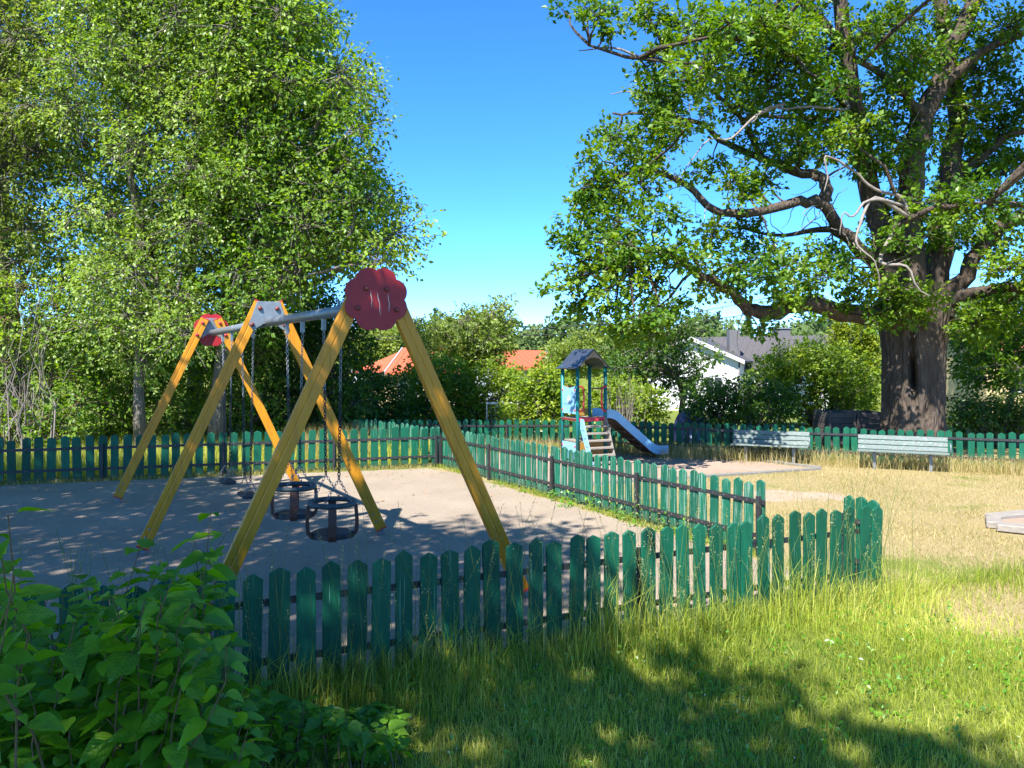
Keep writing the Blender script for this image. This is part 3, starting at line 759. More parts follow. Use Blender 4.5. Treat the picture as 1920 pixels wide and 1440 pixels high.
for x in (0.055, TS - 0.055): MB().dome(face + A1 * x + UP * 0.31, -A2, 0.022, 0.012).build('bolt_cap', PINKR, lp)
for k in range(4): MB().tube([face + A1 * (.26 + k * .055 + .016 * math.cos(j)) + UP * (.20 + .018 * math.sin(j)) for j in range(7)], .0028, 4).build('printed_mark', INK, lp)
MB().box((pA + pC) / 2 + UP * 0.40, (TS * .94, TS * .94, 0.02), Matrix.Rotation(TPH, 3, 'Z')).build('low_shelf', GREYW, tw)
MB().extrude([(.04, .05), (TS - .04, .05), (TS - .04, .385), (.04, .385)], pB + A1 * .0, pB - A1 * 0.016, A2, UP).build('inner_panel', OCHRE, tw)
PZ = 0.86
MB().box((pA + pC) / 2 + UP * (PZ - 0.03), (TS * 1.02, TS * 1.02, 0.03), Matrix.Rotation(TPH, 3, 'Z')).build('platform', GREYW, tw)
MB().bar(pB + A1 * .028 + UP * (PZ - .035) + A2 * .03, pC + A1 * .028 + UP * (PZ - .035) - A2 * .03, 0.02, 0.075).build('platform_edge', PINKR, tw)
MB().bar(pA - A2 * .03 + UP * (PZ - .04) + A1 * .03, pB - A2 * .03 + UP * (PZ - .04) - A1 * .03, 0.02, 0.045).build('platform_edge', REDB, tw)
MB().extrude([(.04, .93), (TS * .45, .93), (TS * .45, 1.46), (.04, 1.46)], pA - A1 * .0, pA - A1 * .016, A2, UP).build('back_panel', OCHRE, tw)
MB().extrude([(TS * .5, .86), (TS - .04, .86), (TS - .04, 1.0), (TS * .5, 1.0)], pA - A1 * .0, pA - A1 * .016, A2, UP).build('back_board', OCHRE, tw)
MB().tube([pC + UP * 1.4 + A2 * .06, pD + UP * 1.4 + A2 * .06], .014, 8).build('guard_rail', PINKR, tw)
for p, sx in ((pB, 1), (pC, -1)):
    b0 = p + A1 * .045
    pts = [b0 + UP * 1.45, b0 + UP * 1.46 + A2 * sx * .06, b0 + UP * 1.42 + A2 * sx * .10, b0 + UP * 1.22 + A2 * sx * .115, b0 + UP * 1.02 + A2 * sx * .10, b0 + UP * .985 + A2 * sx * .06, b0 + UP * .99]
    MB().tube(pts, .017, 8).build('grab_handle', PINKR, tw)
# steps
RUN = 0.44
for s, m_, p in ((0, BLUE, pB + A2 * .05), (1, GREYW, pC - A2 * .05)):
    o = [(0.03, PZ - .02), (0.03, PZ - .20), (RUN - .06, 0.02), (RUN + .06, 0.02), (0.13, PZ - .02)]
    sg = MB().extrude(o, p - A2 * .013, p + A2 * .013, A1, UP).build('stringer', m_, tw, .002)
    if s == 0:
        for k in range(4):
            for e in (-.022, .022):
                f = (k + .8) / 5
                MB().dome(p - A2 * .013 + A1 * (0.07 + RUN * f * .92 + e) + UP * (PZ - .11 - (PZ - .12) * f), -A2, .011, .008).build('bolt', INK, sg)
for k in range(6):
    f = (k + .75) / 6.0
    z = PZ - .06 - (PZ - .08) * f
    c = (pB + pC) / 2 + A1 * (0.085 + RUN * f * .93) + UP * z
    MB().box(c, (TS - .13, 0.13, 0.034), Matrix.Rotation(TPH, 3, 'Z')).build('step', GREYW, tw, .004)
# slide along A2
sl = [(0.03, .86), (.16, .86), (.27, .82), (.37, .74), (1.05, .20), (1.17, .125), (1.28, .10), (1.50, .10)]
cL = pC + A1 * -0.06; cR = pD + A1 * 0.06
for c in (cL, cR):
    n = len(sl); o = [(x, z - .03) for x, z in sl] + [(x + .03 * (1 if 1 < i < n - 1 else 0), z + .145) for i, (x, z) in reversed(list(enumerate(sl)))]
    MB().extrude(o, c - A1 * .012, c + A1 * .012, A2, UP).build('slide_side', BLUE, tw, .003)
ch = MB()
o = [(x, z) for x, z in sl] + [(x, z - .012) for x, z in reversed(sl)]
ch.extrude(o, cL + A1 * -.013, cR + A1 * .013, A2, UP); slide = ch.build('slide_chute', STEEL, tw)
o = [(x, z - .0125) for x, z in sl[2:6]] + [(x - .02, z - .03) for x, z in reversed(sl[2:6])]
MB().extrude(o, cL - A1 * .014, cR + A1 * .014, A2, UP).build('underside', SLIDEB, slide)
for f in (.25, .55, .8):
    x = .37 + .68 * f; z = .74 - .54 * f
    MB().bar(cL - A1 * .015 + A2 * (x - .045) + UP * (z - .05), cR + A1 * .015 + A2 * (x - .045) + UP * (z - .05), .03, .03).build('cross_rib', SLIDEB, slide)
for x, z in ((1.02, .2), (1.34, .09)):
    for c in (cL - A1 * .025, cR + A1 * .025):
        MB().bar(c + A2 * x + UP * z, c + A2 * x - UP * .02, .03, .012).build('slide_leg', GALV, tw)

# ------------------------------------------------------------------ benches
def bench(c, u, label, length):
    u = Vector(u).normalized(); f = Vector((u.y, -u.x, 0))      # f towards the sitter's front
    if f.y > 0: f = -f
    t = thing('park_bench', label, 'bench', c, 0, 'park benches')
    back = (f * -0.26 + UP * 1).normalized()
    for k in range(3):
        p = -f * (0.16 + .026 * k) + UP * (0.375 + .088 * k)
        MB().bar(p - u * length / 2, p + u * length / 2, 0.024, 0.078, back).build('back_slat', BENCH, t, .004)
    for k in range(3):
        p = f * (0.17 - .105 * k) + UP * (0.335 - .006 * k)
        MB().bar(p - u * length / 2, p + u * length / 2, 0.092, 0.028, UP).build('seat_slat', BENCH, t, .004)
    for s in (-1, 1):
        p = u * s * length * 0.31
        MB().bar(p + f * .03 - UP * .02, p + f * .03 + UP * .31, .05, .05, f).build('leg', GALV, t, .003)
        MB().bar(p + f * .2 + UP * .305, p - f * .17 + UP * .295, .035, .03, UP).build('seat_bracket', BLACK, t)
        MB().bar(p - f * .185 + UP * .28, p - f * .255 + UP * .60, .03, .018, f).build('back_bracket', BLACK, t)
        if s == 1:
            q = u * length * .5 + u * .02
            MB().tube([q + f * .16 + UP * .32, q + f * .17 + UP * .47, q + f * .14 + UP * .5, q - f * .15 + UP * .5], .012, 7).build('armrest', GALV, t)
    return t
bench((4.93, 14.72, 0), (0.91, -0.41, 0), 'pale green slatted bench standing beside the sand pit corner', 1.40)
bench((6.93, 13.66, 0), (0.90, -0.43, 0), 'pale green slatted bench in front of the oak trunk', 1.44)

# ------------------------------------------------------------------ kerbs and sandbox
kb = thing('sand_kerb', 'low grey concrete kerb along the right edges of the sand pit', 'kerb', (5.45, 13.75, 0))
def kerb_run(a, b, n):
    a = Vector((*a, 0)); b = Vector((*b, 0)); o = Vector((5.45, 13.75, 0))
    for i in range(n):
        p, q_ = a.lerp(b, i / n), a.lerp(b, (i + .985) / n)
        MB().bar(p - o + UP * .005, q_ - o + UP * (.005 + R.uniform(-.008, .008)), .08, .08).build('kerb_stone', CONC, kb, .008)
kerb_run((5.5, 13.72), (0.7, 11.78), 6); kerb_run((5.55, 13.86), (4.25, 15.75), 3)
sbx = thing('sandbox', 'grey plank edged sandbox cut off by the right frame edge', 'sandbox', (5.5, 8.85, 0))
def plank(a, b, w=.2, z=.075):
    o = Vector((5.5, 8.85, 0)); MB().bar(Vector((*a, z - .025)) - o, Vector((*b, z - .02)) - o, w, .08).build('plank', GREYW, sbx, .01)
plank((5.50, 8.72), (6.55, 7.98)); plank((5.52, 8.80), (5.72, 9.14), .16, .068); plank((5.74, 9.20), (7.2, 9.72)); plank((6.62, 7.98), (8.2, 8.2), .2, .07)
MB().add([Vector(p) - Vector((5.5, 8.85, 0)) for p in ((5.6, 8.82, .05), (6.6, 8.1, .045), (8.2, 8.3, .045), (7.2, 9.62, .045), (5.78, 9.1, .05))], [(0, 1, 2, 3, 4)]).build('sand', SAND, sbx)

# compost boxes beside the oak
for i, (x0, x1, lab) in enumerate(((1553, 1604, 'dark plank compost box left of its twin, behind the benches'), (1606, 1662, 'dark plank compost box touching the oak trunk'))):
    d = 17.6; a = pix(x0, 800, d); b = pix(x1, 800, d); w = b.x - a.x
    t = thing('compost_box', lab, 'compost box', (a.x + w / 2, d + .45, 0), 0, 'compost boxes')
    for k in range(6):
        z = .07 + k * .128
        for sy in (-1, 1): MB().box((0, sy * .45, z), (w, .022, .115)).build('plank', DARKW, t, .003)
        for sx in (-1, 1): MB().box((sx * (w / 2 - .012), 0, z), (.022, .87, .115)).build('plank', DARKW, t, .003)
    for sx in (-1, 1): MB().box((sx * (w / 2 - .03), -.475, .40), (.05, .026, .82)).build('corner_post', DARKW, t, .003)

# football goal behind the far fence
gp = pix(913, 800, 21.0); gp.z = -0.03
gl = thing('football_goal', 'small white football goal with net before the hedge', 'football goal', (gp.x, 21.0, gp.z))
gh = pix(913, 756, 21.0).z - gp.z
MB().tube([(0, 0, 0), (0, 0, gh), (1.55, 0, gh), (1.55, 0, 0)], .035, 8).build('goal_frame', WHITE, gl)
MB().tube([(0, 0, gh), (0, .75, 0), (1.55, .75, 0), (1.55, 0, gh)], .018, 6).build('back_frame', WHITE, gl)
nb = MB()
for i in range(15):
    x = 1.55 * i / 14; nb.tube([(x, 0.01, gh - .02), (x, .4, gh * .42), (x, .75, .02)], .004, 3, False)
for i in range(9):
    f = i / 8; nb.tube([(0, .75 * f, gh * (1 - f) - .05 * math.sin(math.pi * f)), (1.55, .75 * f, gh * (1 - f) - .05 * math.sin(math.pi * f))], .004, 3, False)
nb.build('net', NETM, gl)

# ------------------------------------------------------------------ houses
def gable_house(name, label, o, u, w, l, zg, ze, zr, wall, roof, over=0.35):
    """o: front left corner; gable front of width w along u, ridge running back l"""
    u = Vector(u).normalized(); v = Vector((-u.y, u.x, 0)); o = Vector((o[0], o[1], 0))
    t = thing(name, label, 'house', o + UP * zg)
    B = o + UP * zg
    m = MB(); e = ze - zg; r = zr - zg
    m.add([Vector(), u * w, u * w + UP * e, u * w / 2 + UP * r, UP * e], [(0, 1, 2, 3, 4)])
    m.add([v * l, u * w + v * l, u * w + v * l + UP * e, u * w / 2 + v * l + UP * r, v * l + UP * e], [(4, 3, 2, 1, 0)])
    m.add([Vector(), v * l, v * l + UP * e, UP * e], [(3, 2, 1, 0)]); m.add([u * w, u * w + v * l, u * w + v * l + UP * e, u * w + UP * e], [(0, 1, 2, 3)])
    m.build('wall', wall, t)
    sl = (r - e) / (w / 2)
    rfs = []
    for s in (0, 1):
        x0 = -over if s == 0 else w + over; z0 = e - sl * over
        prof = [(x0, z0 + .03), (w / 2, r + .03), (w / 2, r + .15), (x0, z0 + .15)]
        rfs.append(MB().extrude(prof, -v * over, v * (l + over), u, UP).build('roof', roof, t))
    return t, u, v, e, r, rfs
# white house with the dark roof (front gable wing and main wing)
d0 = 46.0
a = pix(1215, 700, d0 + 1.5); b = pix(1385, 700, d0 - 1)
uh = (Vector((b.x, b.y, 0)) - Vector((a.x, a.y, 0))); wh = uh.length
zg = -1.1
wt, u_, v_, e_, r_, rfs = gable_house('white_house', 'white boarded house with dark tiled roof and front gable', (a.x, a.y), uh, wh, 7.0, zg, pix(1387, 676, d0).z, pix(1287, 637, d0).z, WHITE, DARKTILE, .4)
for s in (0, 1):     # barge boards
    x0 = -.42 if s == 0 else wh + .42; sl = (r_ - e_) / (wh / 2); z0 = e_ - sl * .42
    MB().extrude([(x0, z0 - .02), (wh / 2, r_ - .02), (wh / 2, r_ + .2), (x0, z0 + .2)], -v_ * .43, -v_ * .47, u_, UP).build('barge_board', WHITE, wt)
MB().tube([u_ * (wh + .05) - v_ * .1 + UP * (e_ - .1), u_ * (wh + .05) - v_ * .1], .05, 6).build('downpipe', CHIM, wt)
for x in (.46, .74):
    wd = MB().box(u_ * wh * x - v_ * .0 + UP * 1.55, (.95, .08, 1.2), Matrix.Rotation(math.atan2(u_.y, u_.x), 3, 'Z')).build('window', GLASS, wt)
    for q_ in (-.5, .0, .5): MB().box(u_ * (wh * x + q_) - v_ * .03 + UP * 1.55, (.09, .06, 1.3), Matrix.Rotation(math.atan2(u_.y, u_.x), 3, 'Z')).build('frame', WHITE, wd)
for k in range(int(wh / .28)):
    x = .14 + k * .28
    hz = e_ + (r_ - e_) * (1 - abs(x - wh / 2) / (wh / 2)) - .12
    MB().bar(u_ * x - v_ * .012, u_ * x - v_ * .012 + UP * hz, .045, .022, v_).build('batten', WHITE, wt)
# main wing, ridge to the right
rz1 = pix(1440, 637, 52).z - zg; ez1 = pix(1440, 688, 48).z - zg
m0 = u_ * (wh * .25) + v_ * 2.2
mw = MB(); Lm = 9.5; dm = 7.0
mw.add([m0 + u_ * x + v_ * y + UP * z for x in (0, Lm) for y, z in ((0, 0), (dm, 0), (dm, ez1), (dm / 2, rz1), (0, ez1))], [(0, 1, 2, 3, 4), (9, 8, 7, 6, 5), (0, 4, 9, 5), (1, 6, 7, 2)]).build('wall', WHITE, wt)
mr = []
for s in (0, 1):
    y0 = -.5 if s == 0 else dm + .5; z0 = ez1 - (rz1 - ez1) / (dm / 2) * .5
    mr.append(MB().extrude([(y0, z0 + .03), (dm / 2, rz1 + .03), (dm / 2, rz1 + .16), (y0, z0 + .16)], m0 - u_ * .4, m0 + u_ * (Lm + .4), v_, UP).build('roof', DARKTILE, wt))
for k in range(24):      # tile rows seen as ribs
    x = .1 + k * .41
    MB().bar(m0 + u_ * x - v_ * .45 + UP * (ez1 - (rz1 - ez1) / (dm / 2) * .45 + .165), m0 + u_ * x + v_ * dm / 2 + UP * (rz1 + .165), .05, .03).build('tile_rib', DARKTILE, mr[0])
c = pix(1375, 640, 47.5) - Vector((a.x, a.y, zg))
MB().box((c.x, c.y, c.z - .25), (.65, .65, 1.9)).build('chimney', CHIM, wt)
c = pix(1465, 630, 52.5) - Vector((a.x, a.y, zg))
ck = MB().box((c.x, c.y, c.z - .2), (1.0, .7, 1.3)).build('chimney', CHIM, wt)
MB().box((c.x, c.y, c.z + .50), (1.15, .85, .06)).build('cap', GALV, ck)
# red roofed houses
def red_house(label, x0, x1, ridge, eave, d, ang, wall, roof, depth=6.5, name='red_roofed_house', hip=0):
    a = pix(x0, ridge, d); b = pix(x1, ridge, d); zr = a.z; ze = pix(x0, eave, d - depth / 2).z; zg_ = float(gz(0, d)) - 1.2
    o = Vector((a.x, d, zg_)); t = thing(name, label, 'house', o)
    u = Vector((math.cos(ang), math.sin(ang), 0)); v = Vector((-u.y, u.x, 0)); L = (b.x - a.x) / u.x; e = ze - zg_; r = zr - zg_
    MB().add([u * x + v * y + UP * z for x in (0, L) for y, z in ((-depth / 2, 0), (depth / 2, 0), (depth / 2, e), (0, r), (-depth / 2, e))], [(0, 1, 2, 3, 4), (9, 8, 7, 6, 5), (0, 4, 9, 5), (1, 6, 7, 2)]).build('wall', wall, t)
    for s in (-1, 1):
        y0 = s * (depth / 2 + .5); z0 = e - (r - e) / (depth / 2) * .5
        rf_ = MB().extrude([(y0, z0 + .03), (0, r + .03), (0, r + .16), (y0, z0 + .16)], -u * .3, u * (L + .3), v, UP).build('roof', roof, t)
        if s < 0:
            for k in range(int(L / .3)):
                x = k * .3
                MB().bar(u * x + v * y0 + UP * (z0 + .165), u * x + UP * (r + .165), .09, .04).build('tile_rib', roof, rf_)
            for q_ in (-.3, L + .3): MB().bar(u * q_ + v * y0 + UP * (z0 + .08), u * q_ + UP * (r + .08), .06, .24).build('barge_board', GREYWALL, rf_)
    if hip:       # hipped left end
        z0 = e - (r - e) / (depth / 2) * .5
        MB().add([UP * (r + .14), -u * hip - v * (depth / 2 + .5) + UP * (z0 + .13), -u * hip + v * (depth / 2 + .5) + UP * (z0 + .13), -v * (depth / 2 + .5) + UP * (z0 + .13), v * (depth / 2 + .5) + UP * (z0 + .13)],
                 [(0, 3, 1), (0, 1, 2), (0, 2, 4), (1, 3, 4, 2), (0, 4, 3)]).build('hip_roof', roof, t)
        MB().box(-u * (hip / 2 - .25) + UP * (e / 2 - .1), (hip - .4, depth - .3, e), Matrix.Rotation(ang, 3, 'Z')).build('end_wall', wall, t)
    for k in (.25, .7):
        w_ = MB().box(u * L * k - v * (depth / 2 + .02) + UP * (e - 1.2), (1.1, .06, 1.2), Matrix.Rotation(ang, 3, 'Z')).build('window', WHITE, t)
        MB().box(u * L * k - v * (depth / 2 + .055) + UP * (e - 1.2), (.92, .03, 1.02), Matrix.Rotation(ang, 3, 'Z')).build('pane', GLASS, w_)
    return t
red_house('orange tile roof house behind the right swing leg', 764, 880, 657, 697, 46, rad(-6), CREAM, REDTILE, 7.0, hip=2.2)
red_house('orange tile roof house with grey gable left of the slide tower', 905, 1012, 662, 690, 42, rad(16), GREYWALL, REDTILE, 6.0)
red_house('distant house with faded red roof seen between the swing and left trees', 664, 716, 655, 668, 92, 0.1, WHITE, PINKTILE, 7.0)
red_house('yellow house with red roof behind the right hedge, mostly hidden by leaves', 1800, 2030, 600, 655, 36, rad(-14), CREAM, PINKTILE, 7.0)

# dark blue domed cover behind the fence
cp = pix(1296, 0, 18.9)
dc = thing('domed_cover', 'dark blue rounded cover half hidden by the dark hedge', 'cover', (cp.x, 18.9, 0))
dm_ = MB(); ring = []
for k in range(9):
    a = math.pi / 2 * k / 8
    ring += [(0.46 * math.cos(a) ** .8 * math.cos(2 * math.pi * j / 24) * (1 + .02 * math.cos(6 * 2 * math.pi * j / 24)), 0.46 * math.cos(a) ** .8 * math.sin(2 * math.pi * j / 24), .80 * math.sin(a)) for j in range(24)]
dm_.add(ring, [(k * 24 + j, k * 24 + (j + 1) % 24, (k + 1) * 24 + (j + 1) % 24, (k + 1) * 24 + j) for k in range(8) for j in range(24)], True).build('shell', NAVY, dc)
for q_ in range(6):
    b_ = 2 * math.pi * q_ / 6
    MB().tube([(.47 * math.cos(math.pi / 2 * k / 10) ** .8 * math.cos(b_), .47 * math.cos(math.pi / 2 * k / 10) ** .8 * math.sin(b_), .81 * math.sin(math.pi / 2 * k / 10)) for k in range(10)], .009, 5).build('rib', INK, dc)
MB().add([(.475 * math.cos(b_) * (1 - .25 * h_), .475 * math.sin(b_) * (1 - .25 * h_), .10 + .34 * h_) for h_ in (0, 1) for b_ in (-2.2, -1.95, -1.7, -1.5)], [(0, 1, 5, 4), (1, 2, 6, 5), (2, 3, 7, 6)]).build('window_panel', GREYWALL, dc)

# overhead cables
def cable(label, pts, sag, r=.016):
    P = [pix(*p) for p in pts]; out = []
    for i in range(len(P) - 1):
        for k in range(12):
            t = k / 12; out.append(P[i].lerp(P[i + 1], t) - UP * sag * math.sin(math.pi * t))
    out.append(P[-1]); b = out[0].copy()
    o = MB().tube([p - b for p in out], r, 5).build('power_cable', WIRE); o.location = b
    tag(o, label, 'cable', 'overhead cables')
cable('lower overhead cable crossing in front of the fruit tree crown', [(560, 628, 34), (960, 630, 34), (1400, 590, 34)], .18)
cable('upper overhead cable rising right towards the oak', [(640, 628, 38), (1060, 612, 36), (1500, 545, 33), (1960, 480, 30)], .25)
cable('slanting overhead cable between the right limbs of the oak', [(1500, 760, 30), (1800, 590, 27), (2000, 430, 25)], .1)

# ------------------------------------------------------------------ far wooded hill
def far_wood():
    rr = random.Random(5); Vs, Ts, tn = [], [], []; base = 0
    for k in range(400):
        y = rr.uniform(95, 200); x = rr.uniform(-0.75, 0.75) * y
        z = float(gz(x, y)); conif = rr.random() < .45
        px = CX + F * x / y
        h = rr.uniform(4.0, 6.5) * (.75 + .35 * math.sin(px * .013) ** 2)
        n = 190; c = np.array([x, y, z])
        t = NP.uniform(0.0, 1, n)
        if conif: rad_ = (1 - t) * h * .22 + .1; zz = t * h * 1.15
        else: rad_ = np.sqrt(np.clip(1 - (2 * t - 1) ** 2, 0, 1)) * h * .42 + .2; zz = t * h
        an = NP.uniform(0, 6.283, n); q_ = NP.uniform(.6, 1.05, n)
        P = c + np.stack([np.cos(an) * rad_ * q_, np.sin(an) * rad_ * q_, zz], 1)
        V, T, s = leaf_arrays(P, .85 if not conif else .68, None, .3, .6, .8, tint=np.full(n, rr.uniform(.05, .4) if conif else rr.uniform(.3, .95)))
        Vs.append(V); Ts.append(T + base); tn.append(s); base += len(V)
    o = stuff(link(bpy.data.objects.new('far_wood', raw_mesh('far_wood', np.concatenate(Vs), np.concatenate(Ts), LF_FAR, np.concatenate(tn)))))
    tag(o, 'distant mixed wood of conifers and broadleaf trees on the hill', 'wood')
far_wood()

# ------------------------------------------------------------------ left trees
rr = random.Random(21)
def tree_at(name, label, poly, d, dd, n, rpx, leafm, leaf, per, basepx, forkpy, r0, group='trees', cat='tree', based=None, extra=None, **kw):
    bd = based or d
    b = pix(basepx, 700, bd); b.z = float(gz(b.x, bd))
    pads = pads_in(poly, n, d, dd, rpx, rr) + (extra or [])
    f = pix(basepx, forkpy, bd)
    return make_tree(name, label, cat, pads, b, f, leafm, leaf, per, r0=r0, group=group, **kw)
LT = 'trees beyond the left fence'
tree_at('maple_tree', 'broad maple with spreading right-hand boughs above the red flower panel', [(400, -330), (560, -200), (600, -20), (690, 110), (725, 200), (695, 300), (730, 350), (780, 395), (795, 500), (735, 525), (640, 510), (560, 560), (440, 640), (370, 420), (360, 0)], 15.9, 2.0, 190, 60, LF_MAPLE, .090, 300, 405, 560, .15, LT, hang=.15, droop=.5)
tree_at('aspen_tree', 'pale leaved aspen with thin straight grey trunk left of the swings', [(120, -380), (350, -400), (470, -60), (500, 300), (450, 520), (380, 700), (170, 720), (90, 540), (70, 200), (80, -100)], 15.3, 1.4, 150, 62, LF_ASPEN, .070, 480, 265, 500, .10, LT, hang=.2, droop=.4, tw_frac=.2)
tree_at('aspen_tree', 'yellowish aspen at the left frame edge', [(-160, -380), (60, -380), (140, -50), (150, 250), (110, 460), (20, 560), (-160, 560)], 16.0, 1.5, 95, 62, LF_FRUIT, .078, 380, 40, 500, .11, LT, hang=.2, droop=.4, tw_frac=.25)
tree_at('lime_tree', 'dark tree filling behind the aspen and the maple', [(60, -300), (420, -300), (560, 60), (600, 400), (640, 540), (560, 690), (300, 720), (60, 680)], 20.5, 1.6, 85, 62, LF_MAPLE, .12, 260, 365, 600, .2, LT, tw_frac=.1)
tree_at('lime_tree', 'dark tree behind the left edge aspen', [(-220, -200), (90, -200), (120, 300), (100, 640), (-220, 700)], 20.0, 1.5, 45, 64, LF_MAPLE, .12, 240, 20, 600, .18, LT, tw_frac=.1)
US = 'undergrowth shrubs below the left trees'
for lab, poly, d, bx in (('tangled shrub at the far left below the aspens', [(-80, 470), (140, 500), (190, 700), (180, 850), (-80, 850)], 15.6, 50),
                         ('leafy shrub between the two leftmost yellow legs', [(150, 610), (330, 600), (360, 760), (340, 850), (150, 850)], 17.0, 220),
                         ('dark shrub behind the middle swing leg', [(330, 620), (500, 600), (545, 740), (530, 850), (320, 850)], 18.0, 430)):
    tree_at('wild_shrub', lab, poly, d, 1.0, 46, 44, LF_MAPLE, .085, 320, bx, 780, .03, US, 'shrub', stems=7, bark=STEM, tw_frac=.35)
tree_at('wild_shrub', 'dark shrub thicket between the swings and the orange roof', [(500, 520), (620, 530), (690, 560), (700, 660), (690, 840), (480, 840), (500, 650)], 19.0, 1.2, 48, 48, LF_DARK, .10, 330, 590, 780, .04, US, 'shrub', stems=6, tw_frac=.2)
# pale dead stems at the far left
ds = thing('dead_thicket', 'pale tangled dead stems rising at the far left behind the fence', 'dead shrub', (-9.0, 14.4, 0))
for k in range(30):
    x = rr.gauss(50, 32); b0 = pix(x, 0, 14.5 + rr.uniform(-.5, .7)); b0.z = 0
    tp = pix(x * .6 + 25 + rr.gauss(0, 40), rr.uniform(500, 730), b0.y + rr.uniform(-.3, .3))
    w = wiggle(b0, tp, 7, .1, 0, rr)
    MB().tube([p - Vector((-9.0, 14.4, 0)) for p in w], [.016 * (1 - .11 * i) * rr.uniform(.6, 1.3) for i in range(8)], 5, False).build('stem', DEAD, ds)

# ------------------------------------------------------------------ background trees, hedges, shrubs
BG = 'garden trees and shrubs behind the far fence'
tree_at('fruit_tree', 'tall loose light green fruit tree between the orange roofs', [(770, 690), (765, 620), (800, 595), (850, 600), (880, 575), (905, 590), (925, 545), (975, 548), (968, 600), (955, 650), (930, 700)], 30, 2.2, 70, 24, LF_FRUIT, .125, 260, 880, 690, .16, BG, droop=.4)
tree_at('beech_hedge_tree', 'wide dark green hornbeam behind the white goal', [(745, 700), (800, 675), (900, 680), (985, 690), (985, 800), (740, 800)], 23.5, .9, 75, 26, LF_LIME, .11, 330, 850, 790, .07, BG, 'hedge', stems=8, tw_frac=.1)
tree_at('garden_shrub', 'dark shrub left of the right swing leg', [(640, 720), (680, 690), (760, 695), (790, 800), (640, 800)], 22, .8, 36, 28, LF_DARK, .10, 330, 715, 790, .05, BG, 'shrub', stems=6, tw_frac=.15)
tree_at('garden_shrub', 'bright lime shrub left of the slide tower', [(930, 790), (960, 720), (1000, 690), (1045, 680), (1075, 720), (1080, 800), (935, 800)], 19.3, .8, 46, 28, LF_LIME, .105, 360, 1010, 790, .05, BG, 'shrub', stems=6, tw_frac=.1)
tree_at('garden_shrub', 'lime shrub right of the slide tower', [(1085, 730), (1140, 705), (1215, 715), (1245, 750), (1250, 800), (1085, 800)], 20.0, .7, 40, 26, LF_LIME, .095, 340, 1180, 790, .05, BG, 'shrub', stems=6, tw_frac=.1)
tree_at('garden_tree', 'dark drooping tree in front of the white gable', [(1125, 650), (1150, 575), (1250, 560), (1325, 590), (1350, 660), (1310, 760), (1170, 715), (1120, 690)], 22.5, 1.3, 66, 25, LF_DARK, .10, 250, 1285, 700, .10, BG, droop=.5)
tree_at('garden_shrub', 'clipped dark hedge shrub behind the left bench', [(1270, 735), (1320, 715), (1400, 710), (1470, 715), (1495, 745), (1490, 800), (1275, 800)], 18.6, .6, 62, 24, LF_DARK, .085, 420, 1390, 790, .05, BG, 'shrub', stems=8, tw_frac=.1)
tree_at('blossom_shrub', 'big lime shrub with white blossom left of the oak trunk', [(1400, 720), (1430, 660), (1500, 640), (1560, 640), (1640, 680), (1650, 775), (1480, 790), (1400, 760)], 25, 1.4, 80, 26, LF_LIME, .11, 330, 1540, 780, .06, BG, 'shrub', stems=7, tw_frac=.1)
bp = pads_in([(1430, 740), (1500, 690), (1545, 730), (1540, 775), (1440, 770)], 12, 23.3, .3, 16, rr)
V, T, tn = fill_pads(bp, .06, 90, rosette=5, tintvar=.02); 
bl = stuff(link(bpy.data.objects.new('blossom', raw_mesh('blossom', V, T, PETAL, tn)))); tag(bl, 'white blossom sprays on the lime shrub by the oak', 'blossom')
for i, x in enumerate((1580, 1625)):
    tree_at('thuja', ['yellow-green thuja column farther from the oak trunk', 'yellow-green thuja column touching the oak trunk outline'][i], [(x - 22, 800), (x - 24, 640), (x - 12, 590), (x, 560), (x + 12, 590), (x + 22, 640), (x + 22, 800)], 31, .55, 55, 15, LF_THUJA, .10, 520, x, 780, .08, 'thuja columns', tw_frac=0, flat=1.3)
tree_at('clipped_hedge', 'trimmed dark hedge right of the oak trunk', [(1775, 742), (2010, 738), (2010, 815), (1775, 815)], 17.6, .45, 80, 23, LF_DARK, .07, 560, 1880, 800, .03, BG, 'hedge', stems=12, tw_frac=.15)
tree_at('garden_tree', 'leafy maple above the trimmed hedge at the right edge', [(1790, 600), (1850, 575), (1990, 540), (2030, 640), (2000, 745), (1800, 735), (1780, 680)], 20, 1.5, 60, 32, LF_OAK, .105, 260, 1895, 700, .10, BG, droop=.4)
tree_at('garden_tree', 'grey green tree rising behind the right limbs of the oak', [(1780, 640), (1800, 560), (1860, 535), (1900, 560), (1900, 640)], 34, 1.5, 26, 24, LF_FRUIT, .16, 240, 1840, 640, .12, BG)
tree_at('garden_tree', 'mid green tree behind the red swing panel and cable', [(640, 690), (650, 620), (720, 612), (790, 630), (790, 690)], 62, 3, 26, 24, LF_FRUIT, .28, 230, 700, 680, .15, BG)
tree_at('garden_tree', 'bushy green tree behind the slide tower roof', [(1010, 690), (1030, 640), (1090, 625), (1150, 640), (1160, 700)], 33, 2, 34, 24, LF_FRUIT, .15, 250, 1080, 690, .12, BG)
dt = thing('dead_thicket', 'bundle of pale dry stems standing right of the slide tower', 'dead shrub', (2.6, 18.6, 0))
for k in range(34):
    x = rr.gauss(1165, 13); b0 = pix(x, 0, 18.6 + rr.uniform(-.2, .2)); b0.z = 0
    tp = pix(1165 + (x - 1165) * 2.0, rr.uniform(700, 760), b0.y)
    MB().tube([p - Vector((2.6, 18.6, 0)) for p in wiggle(b0, tp, 4, .05, 0, rr)], [.009, .008, .007, .005, .003], 4, False).build('stem', DEAD, dt)

